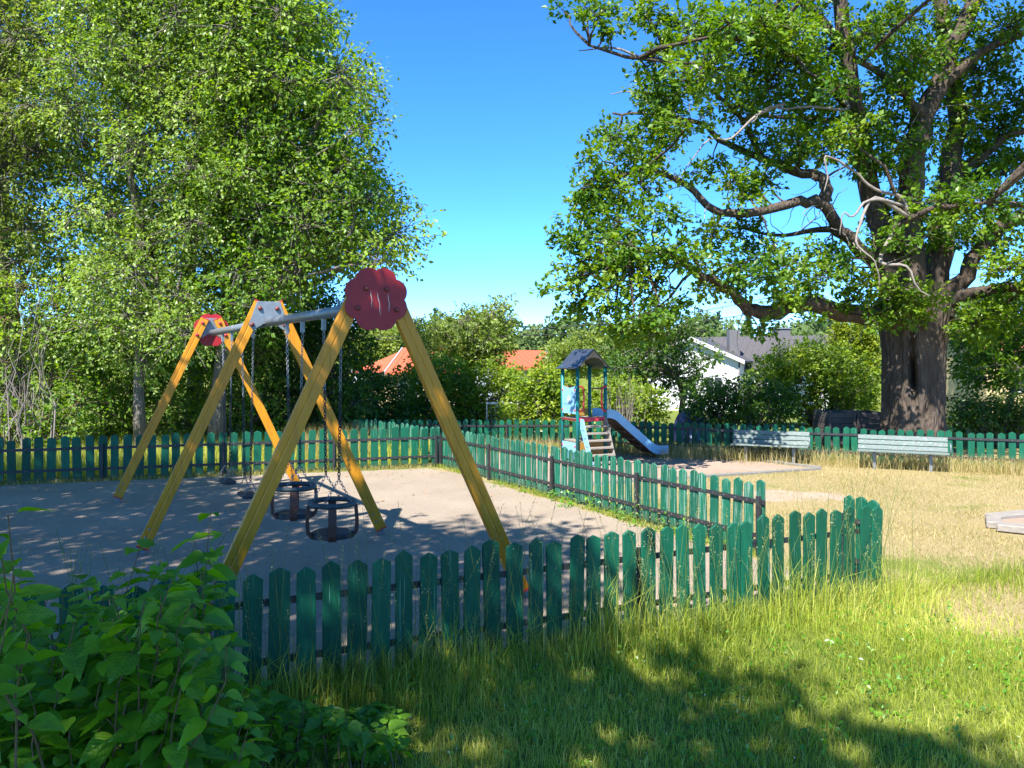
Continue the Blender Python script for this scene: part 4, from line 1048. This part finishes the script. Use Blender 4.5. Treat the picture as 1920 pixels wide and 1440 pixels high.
# ------------------------------------------------------------------ oak
OD = 16.2
ob = pix(1714, 0, OD); ob.z = 0
oak = thing('oak_tree', 'huge old oak with hollow trunk and twisted limbs on the right', 'tree', ob)
def orel(p): return Vector(p) - ob
tv, tf = [], []; SN, SZ = 96, 60
for k in range(SZ):
    z = 3.35 * k / (SZ - 1)
    for j in range(SN):
        th = 2 * math.pi * j / SN
        r = 0.56 + (0.24 + .10 * math.sin(5 * th + .4)) * math.exp(-z / 0.32) + 0.10 * max(0, z - 2.2)
        r *= 1 + .055 * math.sin(3 * th + .7) + .04 * math.sin(7 * th + 1.3 * z) + .022 * math.sin(15 * th + 2 * z) + .018 * math.sin(26 * th + math.sin(3 * z))
        dth = (th - (-2.05) + math.pi) % (2 * math.pi) - math.pi - .05 * math.sin(2 * z)
        r -= .17 * math.exp(-(dth / .09) ** 2) * smooth(.9, 1.5, z) + .42 * math.exp(-(dth / .115) ** 4 - ((z - 1.75) / .30) ** 4)
        dt2 = (th - (-2.05 + .48) + math.pi) % (2 * math.pi) - math.pi
        r -= .16 * math.exp(-(dt2 / .12) ** 2 - ((z - .95) / .25) ** 2)
        tv.append((math.cos(th) * r * 1.05, math.sin(th) * r * .95, z - .05))
for k in range(SZ - 1):
    for j in range(SN): tf.append((k * SN + j, k * SN + (j + 1) % SN, (k + 1) * SN + (j + 1) % SN, (k + 1) * SN + j))
tf.append(tuple((SZ - 1) * SN + j for j in range(SN)))
MB().add(tv, tf, True).build('trunk', BARK, oak)
def limb(pts, r0, r1, name='limb', m=BARK, n=10, rough=.03):
    P = [p if isinstance(p, Vector) else pix(*p) for p in pts]; out = []
    rough = min(rough, r0 * .12)
    for i in range(len(P) - 1):
        for k in range(4):
            t = k / 4
            p0 = P[max(i - 1, 0)]; p1 = P[i]; p2 = P[i + 1]; p3 = P[min(i + 2, len(P) - 1)]
            out.append(0.5 * ((2 * p1) + (p2 - p0) * t + (2 * p0 - 5 * p1 + 4 * p2 - p3) * t * t + (3 * p1 - p0 - 3 * p2 + p3) * t ** 3) + Vector((rr.gauss(0, 1), rr.gauss(0, 1), rr.gauss(0, 1))) * rough)
    out.append(P[-1]); k = len(out)
    r0 *= .88; r1 *= .8
    MB().tube([orel(p) for p in out], [r0 + (r1 - r0) * (i / (k - 1)) ** .8 for i in range(k)], n).build(name, m, oak)
    return out
LB = []
D = OD
LB += limb([(1680, 620, D), (1672, 540, D), (1655, 440, D), (1628, 340, D), (1602, 200, D - .2), (1580, 60, D - .4), (1565, -90, D - .5)], .36, .15)
LB += limb([(1712, 610, D - .1), (1706, 500, D - .15), (1704, 400, D - .2), (1714, 300, D - .3), (1732, 215, D - .4), (1765, 150, D - .4), (1800, 60, D - .3), (1850, -60, D)], .38, .18)
LB += limb([(1738, 225, D - .4), (1705, 190, D - .7), (1665, 150, D - 1), (1600, 110, D - 1.4)], .16, .06)
LB += limb([(1748, 610, D + .1), (1762, 470, D + .3), (1782, 330, D + .5), (1790, 200, D + .6), (1772, 60, D + .7), (1760, -80, D + .8)], .34, .16)
LB += limb([(1765, 600, D), (1785, 555, D), (1815, 500, D - .2), (1862, 440, D - .5), (1940, 395, D - 1), (2020, 330, D - 1.5)], .26, .1)
LB += limb([(1760, 575, D), (1800, 557, D - .2), (1850, 545, D - .5), (1930, 535, D - 1.1), (2030, 560, D - 1.6)], .2, .09)
LB += limb([(1785, 330, D + .5), (1840, 295, D + .5), (1900, 250, D + .4), (1990, 230, D + .2)], .17, .07)
LB += limb([(1790, 380, D + .4), (1830, 330, D + 1), (1890, 300, D + 1.6), (1980, 280, D + 2.2)], .17, .07)
LB += limb([(1760, 165, D - .4), (1840, 100, D - .8), (1930, 60, D - 1.2)], .15, .06)
LB += limb([(1690, 598, D - .3), (1600, 590, D - .8), (1520, 572, D - 1.3), (1440, 582, D - 1.7), (1408, 580, D - 1.9), (1372, 548, D - 2.1), (1300, 508, D - 2.4), (1240, 468, D - 2.7), (1190, 470, D - 2.9)], .25, .05)
LB += limb([(1655, 500, D), (1612, 470, D - .4), (1575, 430, D - .7), (1545, 385, D - 1), (1500, 378, D - 1.2), (1400, 400, D - 1.5), (1340, 392, D - 1.6), (1285, 348, D - 1.8), (1225, 318, D - 2), (1165, 330, D - 2.2)], .19, .045)
LB += limb([(1547, 378, D - 1), (1545, 335, D - .9), (1490, 322, D - .7), (1430, 298, D - .5), (1362, 270, D - .3), (1312, 232, D), (1240, 215, D + .3), (1148, 212, D + .6)], .15, .03)
LB += limb([(1562, 430, D - .7), (1520, 432, D - .4), (1470, 442, D), (1400, 430, D + .5)], .09, .03)
LB += limb([(1430, 298, D - .5), (1400, 240, D - .8), (1360, 190, D - 1.1), (1300, 150, D - 1.4)], .08, .03)
LB += limb([(1604, 205, D - .2), (1540, 150, D - .8), (1470, 100, D - 1.4), (1390, 70, D - 1.9), (1290, 70, D - 2.3), (1200, 108, D - 2.6), (1105, 85, D - 2.9)], .15, .025)
LB += limb([(1600, 215, D - .2), (1560, 225, D + .6), (1500, 222, D + 1.3), (1400, 215, D + 2)], .12, .04)
LB += limb([(1585, 90, D - .4), (1520, 20, D), (1440, -40, D + .5), (1300, -80, D + 1)], .12, .04)
LB += limb([(1670, 560, D - .3), (1640, 500, D - 1.5), (1690, 420, D - 2.4), (1760, 390, D - 2.9), (1850, 380, D - 3.3)], .12, .04)
# bleached dead branches
for pts in ([(1690, 370, D - 2.6), (1640, 355, D - 2.7), (1600, 320, D - 2.8), (1548, 293, D - 3), (1552, 330, D - 3), (1545, 360, D - 3)], [(1690, 385, D - 2.6), (1630, 375, D - 2.9), (1600, 405, D - 3), (1580, 400, D - 3), (1575, 440, D - 3)],
            [(1640, 370, D - 2.8), (1612, 420, D - 3), (1608, 460, D - 3.1), (1640, 490, D - 3.1), (1650, 540, D - 3)], [(1470, 195, D - 1.6), (1420, 215, D - 1.9), (1370, 260, D - 2), (1330, 262, D - 2.1), (1290, 310, D - 2.2), (1275, 335, D - 2.2)],
            [(1590, 205, D - .9), (1520, 200, D - 1.3), (1470, 205, D - 1.7), (1440, 200, D - 1.9), (1410, 230, D - 2)], [(1650, 490, D - 2.8), (1700, 500, D - 3), (1720, 540, D - 3), (1745, 555, D - 3)],
            [(1240, 215, D + .3), (1190, 175, D + .4), (1145, 176, D + .5)], [(1200, 108, D - 2.6), (1150, 90, D - 2.7), (1085, 95, D - 2.8)]):
    s_ = pix(*pts[0]); near = min(LB, key=lambda p: (p - s_).length)
    limb([near] + list(pts), .045, .010, 'dead_branch', DEADO, 6, .02)
cand = [p for p in LB if 1130 < CX + F * p.x / p.y < 1740 and 180 < HY - F * (p.z - CH) / p.y < 610]
for k in range(90):
    p = rr.choice(cand).copy(); ps = [p.copy()]; v = Vector((rr.gauss(-.3, 1), rr.gauss(-.7, .6), rr.gauss(0, .8))).normalized()
    for j in range(rr.randrange(4, 7)):
        v = (v + Vector((rr.gauss(0, .55), rr.gauss(0, .45), rr.gauss(-.1, .5)))).normalized(); p = p + v * rr.uniform(.14, .26); ps.append(p.copy())
    limb(ps, .017, .004, 'dead_twig', DEADO, 4, .012)
OP = [(1095, 15, 24), (1125, 25, 26), (1150, 60, 28), (1215, 20, 38), (1240, 105, 40), (1290, 55, 50), (1350, 40, 50), (1262, 185, 48), (1330, 130, 60), (1400, 80, 60), (1450, 150, 64), (1480, 60, 55), (1520, 180, 52), (1385, 195, 52), (1290, 235, 36), (1228, 160, 32), (1560, 90, 46), (1570, 165, 38), (1500, 245, 46), (1420, 262, 38), (1555, 270, 44), (1605, 235, 38), (1440, 15, 45), (1540, 10, 45),
      (1640, 60, 46), (1700, 35, 46), (1762, 95, 52), (1715, 110, 46), (1830, 130, 54), (1885, 50, 54), (1905, 190, 52), (1800, 205, 46), (1680, 150, 42), (1650, 240, 44), (1700, 250, 36), (1850, 245, 46), (1620, 300, 36), (1750, 270, 36), (1890, 320, 46), (1835, 300, 36), (1820, 20, 40),
      (1150, 262, 36), (1190, 295, 38), (1120, 290, 26), (1098, 350, 30), (1138, 368, 40), (1220, 262, 42), (1200, 345, 40), (1082, 400, 30), (1070, 445, 32), (1110, 440, 34), (1160, 420, 38), (1232, 400, 34), (1068, 500, 26), (1042, 542, 22), (1092, 520, 34), (1132, 490, 38), (1062, 592, 22), (1100, 570, 26), (1152, 560, 32), (1200, 500, 38), (1190, 592, 36), (1240, 575, 32), (1262, 470, 34), (1300, 485, 34), (1180, 460, 30), (1230, 540, 30), (1165, 620, 30), (1225, 625, 30),
      (1330, 450, 32), (1390, 430, 28), (1420, 470, 34), (1380, 500, 38), (1450, 510, 40), (1500, 490, 34), (1330, 540, 30), (1400, 545, 26), (1540, 520, 38), (1480, 550, 32), (1560, 482, 32), (1600, 560, 32), (1640, 535, 34), (1680, 570, 38), (1730, 560, 34), (1640, 590, 24), (1430, 618, 18), (1462, 604, 16), (1520, 600, 18), (1560, 500, 30), (1700, 585, 26),
      (1382, 338, 34), (1420, 350, 30), (1480, 290, 32), (1335, 312, 26), (1440, 330, 24), (1395, 370, 22), (1700, 400, 38), (1760, 380, 44), (1800, 350, 44), (1850, 380, 50), (1900, 400, 44), (1680, 450, 26), (1742, 440, 38), (1800, 440, 34), (1862, 470, 38), (1902, 500, 42), (1640, 432, 18), (1870, 590, 42), (1905, 560, 36), (1830, 610, 36), (1690, 320, 30), (1660, 400, 22)]
opads = []
for x, y, r in OP + [(x + rr.gauss(0, 24), y + rr.gauss(0, 15), r * .8) for x, y, r in OP]:
    dmin = min(LB, key=lambda p: (CX + F * p.x / p.y - x) ** 2 + (HY - F * (p.z - CH) / p.y - y) ** 2).y
    dd_ = dmin + rr.gauss(0, .55) - (rr.uniform(0, 3.4) if y < 270 and 1180 < x < 1640 and rr.random() < .55 else 0)
    if y > 410 and 1180 < x < 1720: dd_ -= rr.uniform(.2, 1.0)
    opads.append((pix(x, y, dd_), r * dd_ / F * rr.uniform(1.05, 1.35)))
for k in range(500):      # the rest of the crown, above and to the right of the frame, and behind
    an = rr.uniform(0, 6.283); q_ = rr.uniform(.35, 1) ** .5; zz = rr.uniform(3.8, 13.5)
    w_ = 7.0 * math.sqrt(max(.05, 1 - ((zz - 7.5) / 6.6) ** 2))
    c = ob + Vector((math.cos(an) * w_ * q_ + .6, math.sin(an) * w_ * q_ + .8, zz))
    px, py = CX + F * c.x / c.y, HY - F * (c.z - CH) / c.y
    if px > 1960 or py < -45: opads.append((c, rr.uniform(.45, .75)))
    if len(opads) > 2 * len(OP) + 90: break
tb = MB()
for c, r in opads:
    a_ = min(LB, key=lambda p: (p - c).length)
    w = wiggle(a_, c, 4, .12, .04, rr); L_ = (c - a_).length
    rl = min(.05, .012 + .016 * L_)
    tb.tube([orel(p) for p in w], [rl * (1 - .18 * i) for i in range(5)], 5, False)
ov = MB()
V, T, tn = fill_pads(opads, .100, 490, flat=.66, rosette=11, droop=.1, up=.8, twigs=ov, tw_frac=.35, wide=.68)
ov.v = [tuple(orel(v)) for v in ov.v]
tb.add(ov.v, ov.f, True); stuff(tb.build('twig', BARK, oak))
link(bpy.data.objects.new('crown', raw_mesh('crown', V - np.array(ob), T, LF_OAK, tn)), oak)

# ------------------------------------------------------------------ trees beside and behind the camera, which shade the swings
SHADE = [(2.55, 3.2), (1.6, 3.75), (.9, 4.2), (.55, 4.9), (.25, 5.5), (.35, 6.5), (.35, 8.0), (-.2, 8.9), (-1.5, 8.8), (-2.3, 9.6), (-3.4, 10.6), (-4.5, 12.2), (-5.1, 13.2), (-9.5, 13.4), (-8.5, 9), (-4, 3.0), (-1.5, 1.6), (2.8, 2.6)]
KX, KY = SUN.x / SUN.z, SUN.y / SUN.z
feet = [(-6.2, -.6), (-3.0, -4.2), (-12.2, 2.4), (-8.8, 5.0 - 6)]
sets = [[] for _ in feet]; spots = []
for k in range(14000):
    g = (rr.uniform(-12, 3.2), rr.uniform(1, 13.5))
    if not in_poly(g[0], g[1], SHADE) or any(math.hypot(g[0] - q_[0], g[1] - q_[1]) < .47 for q_ in spots): continue
    for tries in range(8):
        z = rr.uniform(5.5, 10.5); c = Vector((g[0] + KX * z, g[1] + KY * z, z))
        if c.y < .5 or abs(c.x) > .72 * c.y + 1.0 or z > CH + .5 * c.y + 1.0:
            spots.append(g); i_ = min(range(4), key=lambda q_: math.hypot(feet[q_][0] - c.x, feet[q_][1] - c.y)); sets[i_].append((c, rr.uniform(.50, .78))); break
for lab, f_, pads in zip(('broad tree left of the frame whose crown shades the swings', 'tree behind the camera shading the near grass', 'tree far left outside the frame shading the left fence', 'tree behind left of the camera shading the gravel'), feet, sets):
    if pads: make_tree('shade_tree', lab, 'tree', pads, (f_[0], f_[1], 0), (f_[0], f_[1], 4.2), LF_MAPLE, .15, 168, r0=.22, group='shade trees outside the frame', tw_frac=.06)

# ------------------------------------------------------------------ grass
def scatter(n, x0, x1, y0, y1, keep):
    x = NP.uniform(x0, x1, n); y = NP.uniform(y0, y1, n); k = keep(x, y); return x[k], y[k]
def P3(x, y, z=0): return np.stack([x, y, np.full(len(x), float(z))], 1)
def grass(name, label, x, y, h, w, lean, m, tint, bend=.5):
    o = stuff(blades(P3(x, y), h, w, lean, m, name, tint, None, bend)); tag(o, label, 'grass'); return o
# near green grass
x, y = scatter(205000, -3.2, 7.4, 2.4, 7.6, lambda x, y: (fence_side(x, y) > .03) & (NP.uniform(0, 1, len(x)) > dryness(x, y) * 1.05) & (x < 1.1 * y + 1.0) & (x > -.75 * y - .3) & (NP.uniform(0, 1, len(x)) < np.where(x > .75 * y + .3, .5, 1)))
s = fence_side(x, y); cl = .5 + .5 * vnoise(x, y, 2.6, 2)
h = (.035 + .05 * cl + .12 * np.exp(-s / .35) * (.5 + cl)) * NP.uniform(.6, 1.5, len(x))
grass('meadow_grass', 'green grass in the foreground before the near fence', x, y, h, NP.uniform(.0025, .0055, len(x)), .55, GR_GREEN, .42 + .3 * vnoise(x, y, 1.1, 5) + NP.normal(0, .2, len(x)) + .45 * (NP.uniform(0, 1, len(x)) < .07))
# tall grass along the near fence
x, y = scatter(60000, -3.2, 3.3, 3.0, 6.9, lambda x, y: (fence_side(x, y) > .03) & (fence_side(x, y) < .75) & (NP.uniform(0, 1, len(x)) < np.exp(-np.abs(fence_side(x, y) - .12) / .18) * (.35 + .65 * (vnoise(x, y, 3.2, 8) > -.1))))
h = (.12 + .5 * NP.uniform(0, 1, len(x)) ** 1.6) * (.75 + .35 * vnoise(x, y, 2.0, 4))
grass('tall_grass', 'tall seeding grass growing along the near picket fence', x, y, h, NP.uniform(.003, .007, len(x)), .38, GR_GREEN, .45 + NP.normal(0, .25, len(x)), .6)
# dry turf
x, y = scatter(165000, 1.0, 12, 5.2, 15.6, lambda x, y: (fence_side(x, y) > -20) & (NP.uniform(0, 1, len(x)) < (.25 + dryness(x, y)) * np.clip(7.5 / y, .35, 1) * (1 - .75 * bareness(x, y))) & (x < .9 * y + .8) & ((x > 2.9) | (fence_side(x, y) < -1.9)) &
               ((x - 2.5) * (14.2 - 7.55) + (y - 7.55) * (1.3 + 2.5) > .25) & ~((x < 5.4 - (y - 13.75) * .63) & (y > 12.0 + .42 * (x - .75)) & (y < 16)) & ~((x > 5.45) & (y > 8.0) & (y < 9.3 + .3 * (x - 5.5))))
grass('dry_turf', 'short parched straw-coloured turf right of the fences', x, y, NP.uniform(.015, .055, len(x)) * (1 + .5 * vnoise(x, y, 1.5, 6)), NP.uniform(.003, .006, len(x)), .9, GR_DRY, np.where(NP.uniform(0, 1, len(x)) < .32 + .42 * vnoise(x, y, .9, 9) + .2 * vnoise(x, y, 2.4, 2), NP.uniform(0, .25, len(x)), NP.uniform(.35, 1, len(x))))
# strips at the foot of the other fences
def strip(name, label, a, b, off, wid, n, h0, h1, m, t0, t1, seed):
    u = (b - a).normalized(); nrm = Vector((-u.y, u.x, 0)); L = (b - a).length
    t = NP.uniform(0, L, n); q_ = off + NP.normal(0, wid, n); x = a.x + u.x * t + nrm.x * q_; y = a.y + u.y * t + nrm.y * q_
    k = vnoise(x, y, 2.2, seed) > NP.uniform(-1, .6, n); x, y = x[k], y[k]
    grass(name, label, x, y, NP.uniform(h0, h1, len(x)), NP.uniform(.004, .008, len(x)), .4, m, NP.uniform(t0, t1, len(x)))
strip('fence_grass', 'tufts of grass at the foot of the slanting worn fence', FM0, FM1, .09, .05, 3600, .02, .10, GR_GREEN, 0, .55, 3)
strip('fence_grass', 'dry grass and tufts below the fence behind the swings', FL0, FL1, -.07, .07, 5000, .03, .10, GR_DRY, 0, .8, 4)
strip('fence_grass', 'tall straw grass under the benches along the far fence', FB, FC, -.35, .30, 16000, .10, .38, GR_DRY, 0, 1, 5)
strip('fence_grass', 'tall dry grass before the far fence left of the slide', FA, FB, -.3, .25, 7000, .10, .42, GR_DRY, 0, 1, 6)
strip('fence_grass', 'dry tall grass behind the swing area corner', FA + Vector((-.8, -1.6, 0)), FL1 + Vector((-1.5, .5, 0)), 0, .35, 5000, .3, .8, GR_DRY, .1, .8, 7)
x, y = scatter(32000, -12, -1.6, 12, 17.5, lambda x, y: y > 14.55 + .32 * (x + 1.3))
grass('meadow_grass', 'sunlit tall green grass seen through the back left fence', x, y, NP.uniform(.15, .5, len(x)), NP.uniform(.006, .012, len(x)), .4, GR_GREEN, NP.uniform(.4, 1, len(x)))
# flowering grass stalks with seed heads before the near fence
sh = thing('grass_stalks', 'long flowering grass stalks with seed heads rising over the near fence', 'grass', (0, 4.9, 0))
stk = MB(); hp, hd = [], []
uF = (FN1 - FN0).normalized()
for k in range(260):
    t = rr.uniform(.8, 6.9); p = FN0 + uF * t + Vector((uF.y, -uF.x, 0)) * abs(rr.gauss(.12, .2)); hh = rr.uniform(.4, .95) if rr.random() < .75 else rr.uniform(.9, 1.15)
    le = Vector((rr.gauss(0, .14), rr.gauss(0, .10), 0)) * hh
    pts = [p + le * (f ** 1.8) + UP * hh * f * (1 - .06 * f) for f in (0, .25, .5, .75, 1)]
    stk.tube([q_ - Vector((0, 4.9, 0)) for q_ in pts], [.0022, .002, .0018, .0014, .001], 4, False)
    kind = rr.random()
    for j in range(rr.randrange(16, 34)):
        f = rr.uniform(.78, 1.0); b = pts[3].lerp(pts[4], (f - .75) / .25); sp = (.004 if kind < .5 else .022) * (1.15 - (f - .78) * 4)
        hp.append(b + Vector((rr.gauss(0, sp), rr.gauss(0, sp), rr.gauss(0, .006)))); hd.append(le * .5 + Vector((0, 0, .6)))
stuff(stk.build('stalk', SEED, sh))
V, T, tn = leaf_arrays(np.array(hp) - np.array([0, 4.9, 0]), .010, np.array(hd), 0, .2, .4)
stuff(link(bpy.data.objects.new('seed_head', raw_mesh('seed_head', V, T, SEED, tn)), sh))
# tiny white flowers in the shaded grass
x, y = scatter(260, -1.2, 1.6, 3.4, 5.6, lambda x, y: fence_side(x, y) > .1)
V, T, tn = leaf_arrays(np.stack([x, y, NP.uniform(.05, .16, len(x))], 1), .006, None, 0, 1.2, .9)
o = stuff(link(bpy.data.objects.new('tiny_flowers', raw_mesh('tiny_flowers', V, T, PETAL, tn)))); tag(o, 'scattered tiny white flowers in the shaded foreground grass', 'flowers')
wl = []
for k in range(420):
    x_ = rr.uniform(-1.6, 4.4); y_ = rr.uniform(3.4, 6.4)
    if fence_side(x_, y_) > .08 and float(dryness(x_, y_)) < .5: wl.append((Vector((x_, y_, rr.uniform(.02, .06))), rr.uniform(.03, .07)))
V, T, tn = fill_pads(wl, .026, 900, rosette=5, up=1.3, flat=.5)
o = stuff(link(bpy.data.objects.new('clover', raw_mesh('clover', V, T, LF_LILAC, tn)))); tag(o, 'low clover and broad-leaved weeds in the foreground lawn', 'weeds')
# litter on the gravel and the dry turf
def litter(name, label, n, x0, x1, y0, y1, keep, s0, s1):
    x, y = scatter(n, x0, x1, y0, y1, keep)
    V, T, tn = leaf_arrays(np.stack([x, y, np.full(len(x), .008)], 1), NP.uniform(s0, s1, len(x)), NP.normal(size=(len(x), 3)) * [3, 3, .05], 0, 6, .5, .5)
    o = stuff(link(bpy.data.objects.new(name, raw_mesh(name, V, T, DEBRIS, tn)))); tag(o, label, 'litter')
inyard = lambda x, y: (fence_side(x, y) < -.1) & (y < 13.9 + .32 * (x + 1.3)) & ((x - 2.5) * 6.65 + (y - 7.55) * 3.8 < -.6)
litter('leaf_litter', 'dead leaf bits scattered on the gravel under the swings', 5000, -9, 2.4, 4, 14, lambda x, y: inyard(x, y) & (NP.uniform(0, 1, len(x)) < .16 + .84 * (y > 13.0 + .32 * (x + 1.3))), .015, .055)
litter('leaf_litter', 'dry leaf bits scattered on the parched turf', 1200, 2.8, 9, 6.2, 13, lambda x, y: fence_side(x, y) > -30, .012, .03)
# pebbles on the gravel
x, y = scatter(5200, -9, 2.4, 4, 14, inyard)
nP = len(x); rP = NP.uniform(.003, .011, nP)[:, None]
oc = np.array([[1, 0, 0], [-1, 0, 0], [0, 1, 0], [0, -1, 0], [0, 0, .7], [0, 0, -.7]])
V = np.stack([x, y, np.full(nP, .006)], 1)[:, None, :] + oc[None] * rP[:, :, None] * NP.uniform(.6, 1.4, (nP, 6, 1))
fo = np.array([[0, 2, 4], [2, 1, 4], [1, 3, 4], [3, 0, 4]])
o = stuff(link(bpy.data.objects.new('pebbles', raw_mesh('pebbles', V.reshape(-1, 3), (np.arange(nP)[:, None, None] * 6 + fo[None]).reshape(-1, 3), CONC, np.repeat(NP.uniform(0, 1, nP), 6))))); tag(o, 'loose pebbles scattered over the swing yard gravel', 'pebbles')
# yellow-green weeds at the foot of the slanting fence
wp = []
for k in range(26):
    t = rr.uniform(.3, 5.0); uu = (FM1 - FM0).normalized(); p = FM0 + uu * t + Vector((-uu.y, uu.x, 0)) * rr.uniform(.06, .22)
    wp.append((p + UP * rr.uniform(.03, .09), rr.uniform(.06, .11)))
V, T, tn = fill_pads(wp, .045, 420, rosette=6, up=1.2)
o = stuff(link(bpy.data.objects.new('weeds', raw_mesh('weeds', V, T, LF_LILAC, tn)))); tag(o, 'low yellow-green weeds along the slanting worn fence', 'weeds')

# ------------------------------------------------------------------ lilac bush in the near left corner
def lilac_leaf(k):
    rr2 = random.Random(k); o = []
    prof = [(0, .0), (.05, .20), (.16, .33), (.32, .37), (.52, .31), (.72, .19), (.88, .08), (1, 0)]
    cur = rr2.uniform(.10, .35); fold = rr2.uniform(.12, .35); tw_ = rr2.uniform(-.2, .2)
    vs = []; fs = []
    for i, (t, w) in enumerate(prof):
        z = -cur * t * t; 
        for s in (-1, 0, 1):
            yy = s * w * (.92 if i else 0); vs.append((t, yy + .0, z + abs(s) * w * fold + tw_ * s * w * t + .02 * math.sin(9 * t + s)))
    for i in range(len(prof) - 1):
        for j in (0, 1):
            a = i * 3 + j; fs.append((a, a + 1, a + 4, a + 3))
    me = bpy.data.meshes.new('leaf'); me.from_pydata(vs, [], fs)
    at = me.attributes.new('tint', 'FLOAT', 'POINT'); tt = rr2.uniform(.1, .95)
    at.data.foreach_set('value', np.array([tt + (.05 if i % 3 == 1 else 0) for i in range(len(vs))], np.float32))
    me.polygons.foreach_set('use_smooth', [True] * len(fs)); me.materials.append(LF_LILACV); me.update()
    return me
LM = [lilac_leaf(k) for k in range(10)]
def leaf_frames(rr2, base_pts, tips, per, size):
    """positions and axes for pairs of leaves on arching stems"""
    out = []; st = []
    for b, t in zip(base_pts, tips):
        w = wiggle(b, t, 7, .06, .06, rr2)
        st.append(MB().tube(w, [.0052 * (1 - .1 * i) for i in range(8)], 5, False))
        for j in range(per):
            f = 1 - j * .085; k = max(0, min(6, int(f * 7))); p = w[k].lerp(w[k + 1], f * 7 - k)
            az = rr2.uniform(0, 6.28) + (j % 2) * 1.57
            for s in (0, math.pi):
                ax = Vector((math.cos(az + s), math.sin(az + s), rr2.uniform(-.5, .35))).normalized()
                out.append((p, ax, size * rr2.uniform(.5, 1.25) * (.75 if j == 0 else 1) * (.72 if p.y < 2.1 else 1)))
    return out, st
def place_leaves(t, frames, base, limit, rr2):
    frames = sorted(frames, key=lambda f: -f[2] / max(.5, f[0].y))
    rest = []
    for i, (p, ax, s) in enumerate(frames):
        up = Vector((rr2.gauss(0, .35), rr2.gauss(-.15, .35), 1)); x = ax; y = up.cross(x).normalized(); z = x.cross(y)
        M = Matrix((x * s, y * s, z * s)).transposed().to_4x4(); M.translation = p + ax * .018 - base
        me = LM[rr2.randrange(10)]
        if i < limit:
            o = bpy.data.objects.new('leaf', me); link(o, t); o.matrix_local = M
        else: rest.append((me, M))
    if rest:
        vs, fs, tn = [], [], []
        for me, M in rest:
            b = len(vs); vs += [tuple(M @ v.co) for v in me.vertices]
            for p in me.polygons: 
                q_ = [b + i for i in p.vertices]; fs += [(q_[0], q_[1], q_[2]), (q_[0], q_[2], q_[3])]
            tn += [d.value for d in me.attributes['tint'].data]
        stuff(link(bpy.data.objects.new('foliage', raw_mesh('foliage', np.array(vs), np.array(fs), LF_LILAC, np.array(tn), True)), t))
r2 = random.Random(77)
LBASE = Vector((-1.75, 2.75, 0)); lil = thing('lilac_bush', 'lilac bush with big heart-shaped leaves in the near left corner', 'bush', LBASE)
tips = []; bases = []
OUT = [(-60, 1060), (60, 1088), (130, 1090), (200, 1075), (330, 1060), (400, 1065), (440, 1110), (425, 1260), (470, 1340), (470, 1470), (-60, 1470)]
while len(tips) < 175:
    px, py = r2.uniform(-60, 470), 1055 + 415 * r2.random() ** 1.5
    if in_poly(px, py, OUT): tips.append(pix(px, py, r2.uniform(2.3, 3.3)))
tips += [pix(395, 962, 3.15), pix(425, 1000, 3.1), pix(262, 1030, 2.7), pix(300, 1055, 2.9), pix(15, 965, 1.75), pix(0, 1020, 1.7), pix(25, 1080, 1.8), pix(365, 1010, 3.2), pix(-20, 1000, 1.9)]
for t in tips:
    g = Vector((t.x * .6 + LBASE.x * .4 + r2.gauss(0, .12), max(2.2, t.y * .6 + LBASE.y * .4) + r2.gauss(0, .12), 0)); bases.append(g)
fr, st_ = leaf_frames(r2, bases, tips, 8, .108)
for m_ in st_:
    m_.v = [tuple(Vector(v) - LBASE) for v in m_.v]; m_.build('stem', STEM, lil)
place_leaves(lil, fr, LBASE, 300, r2)
# low seedlings right of the bush
SBASE = Vector((-1.0, 3.75, 0)); sdl = thing('lilac_seedlings', 'low leafy lilac suckers in the grass right of the bush', 'plant', SBASE)
tips, bases = [], []
for k in range(64):
    px = r2.uniform(430, 740); py = r2.uniform(1275 + (px - 430) * .3, 1440)
    d = r2.uniform(3.5, 4.0); t = pix(px, py, d); t.z = max(.12, min(.46, t.z)); tips.append(t); bases.append(Vector((t.x + r2.gauss(0, .06), t.y + r2.gauss(0, .06), 0)))
fr, st_ = leaf_frames(r2, bases, tips, 4, .085)
for m_ in st_:
    m_.v = [tuple(Vector(v) - SBASE) for v in m_.v]; m_.build('stem', STEM, sdl)
place_leaves(sdl, fr, SBASE, 300, r2)
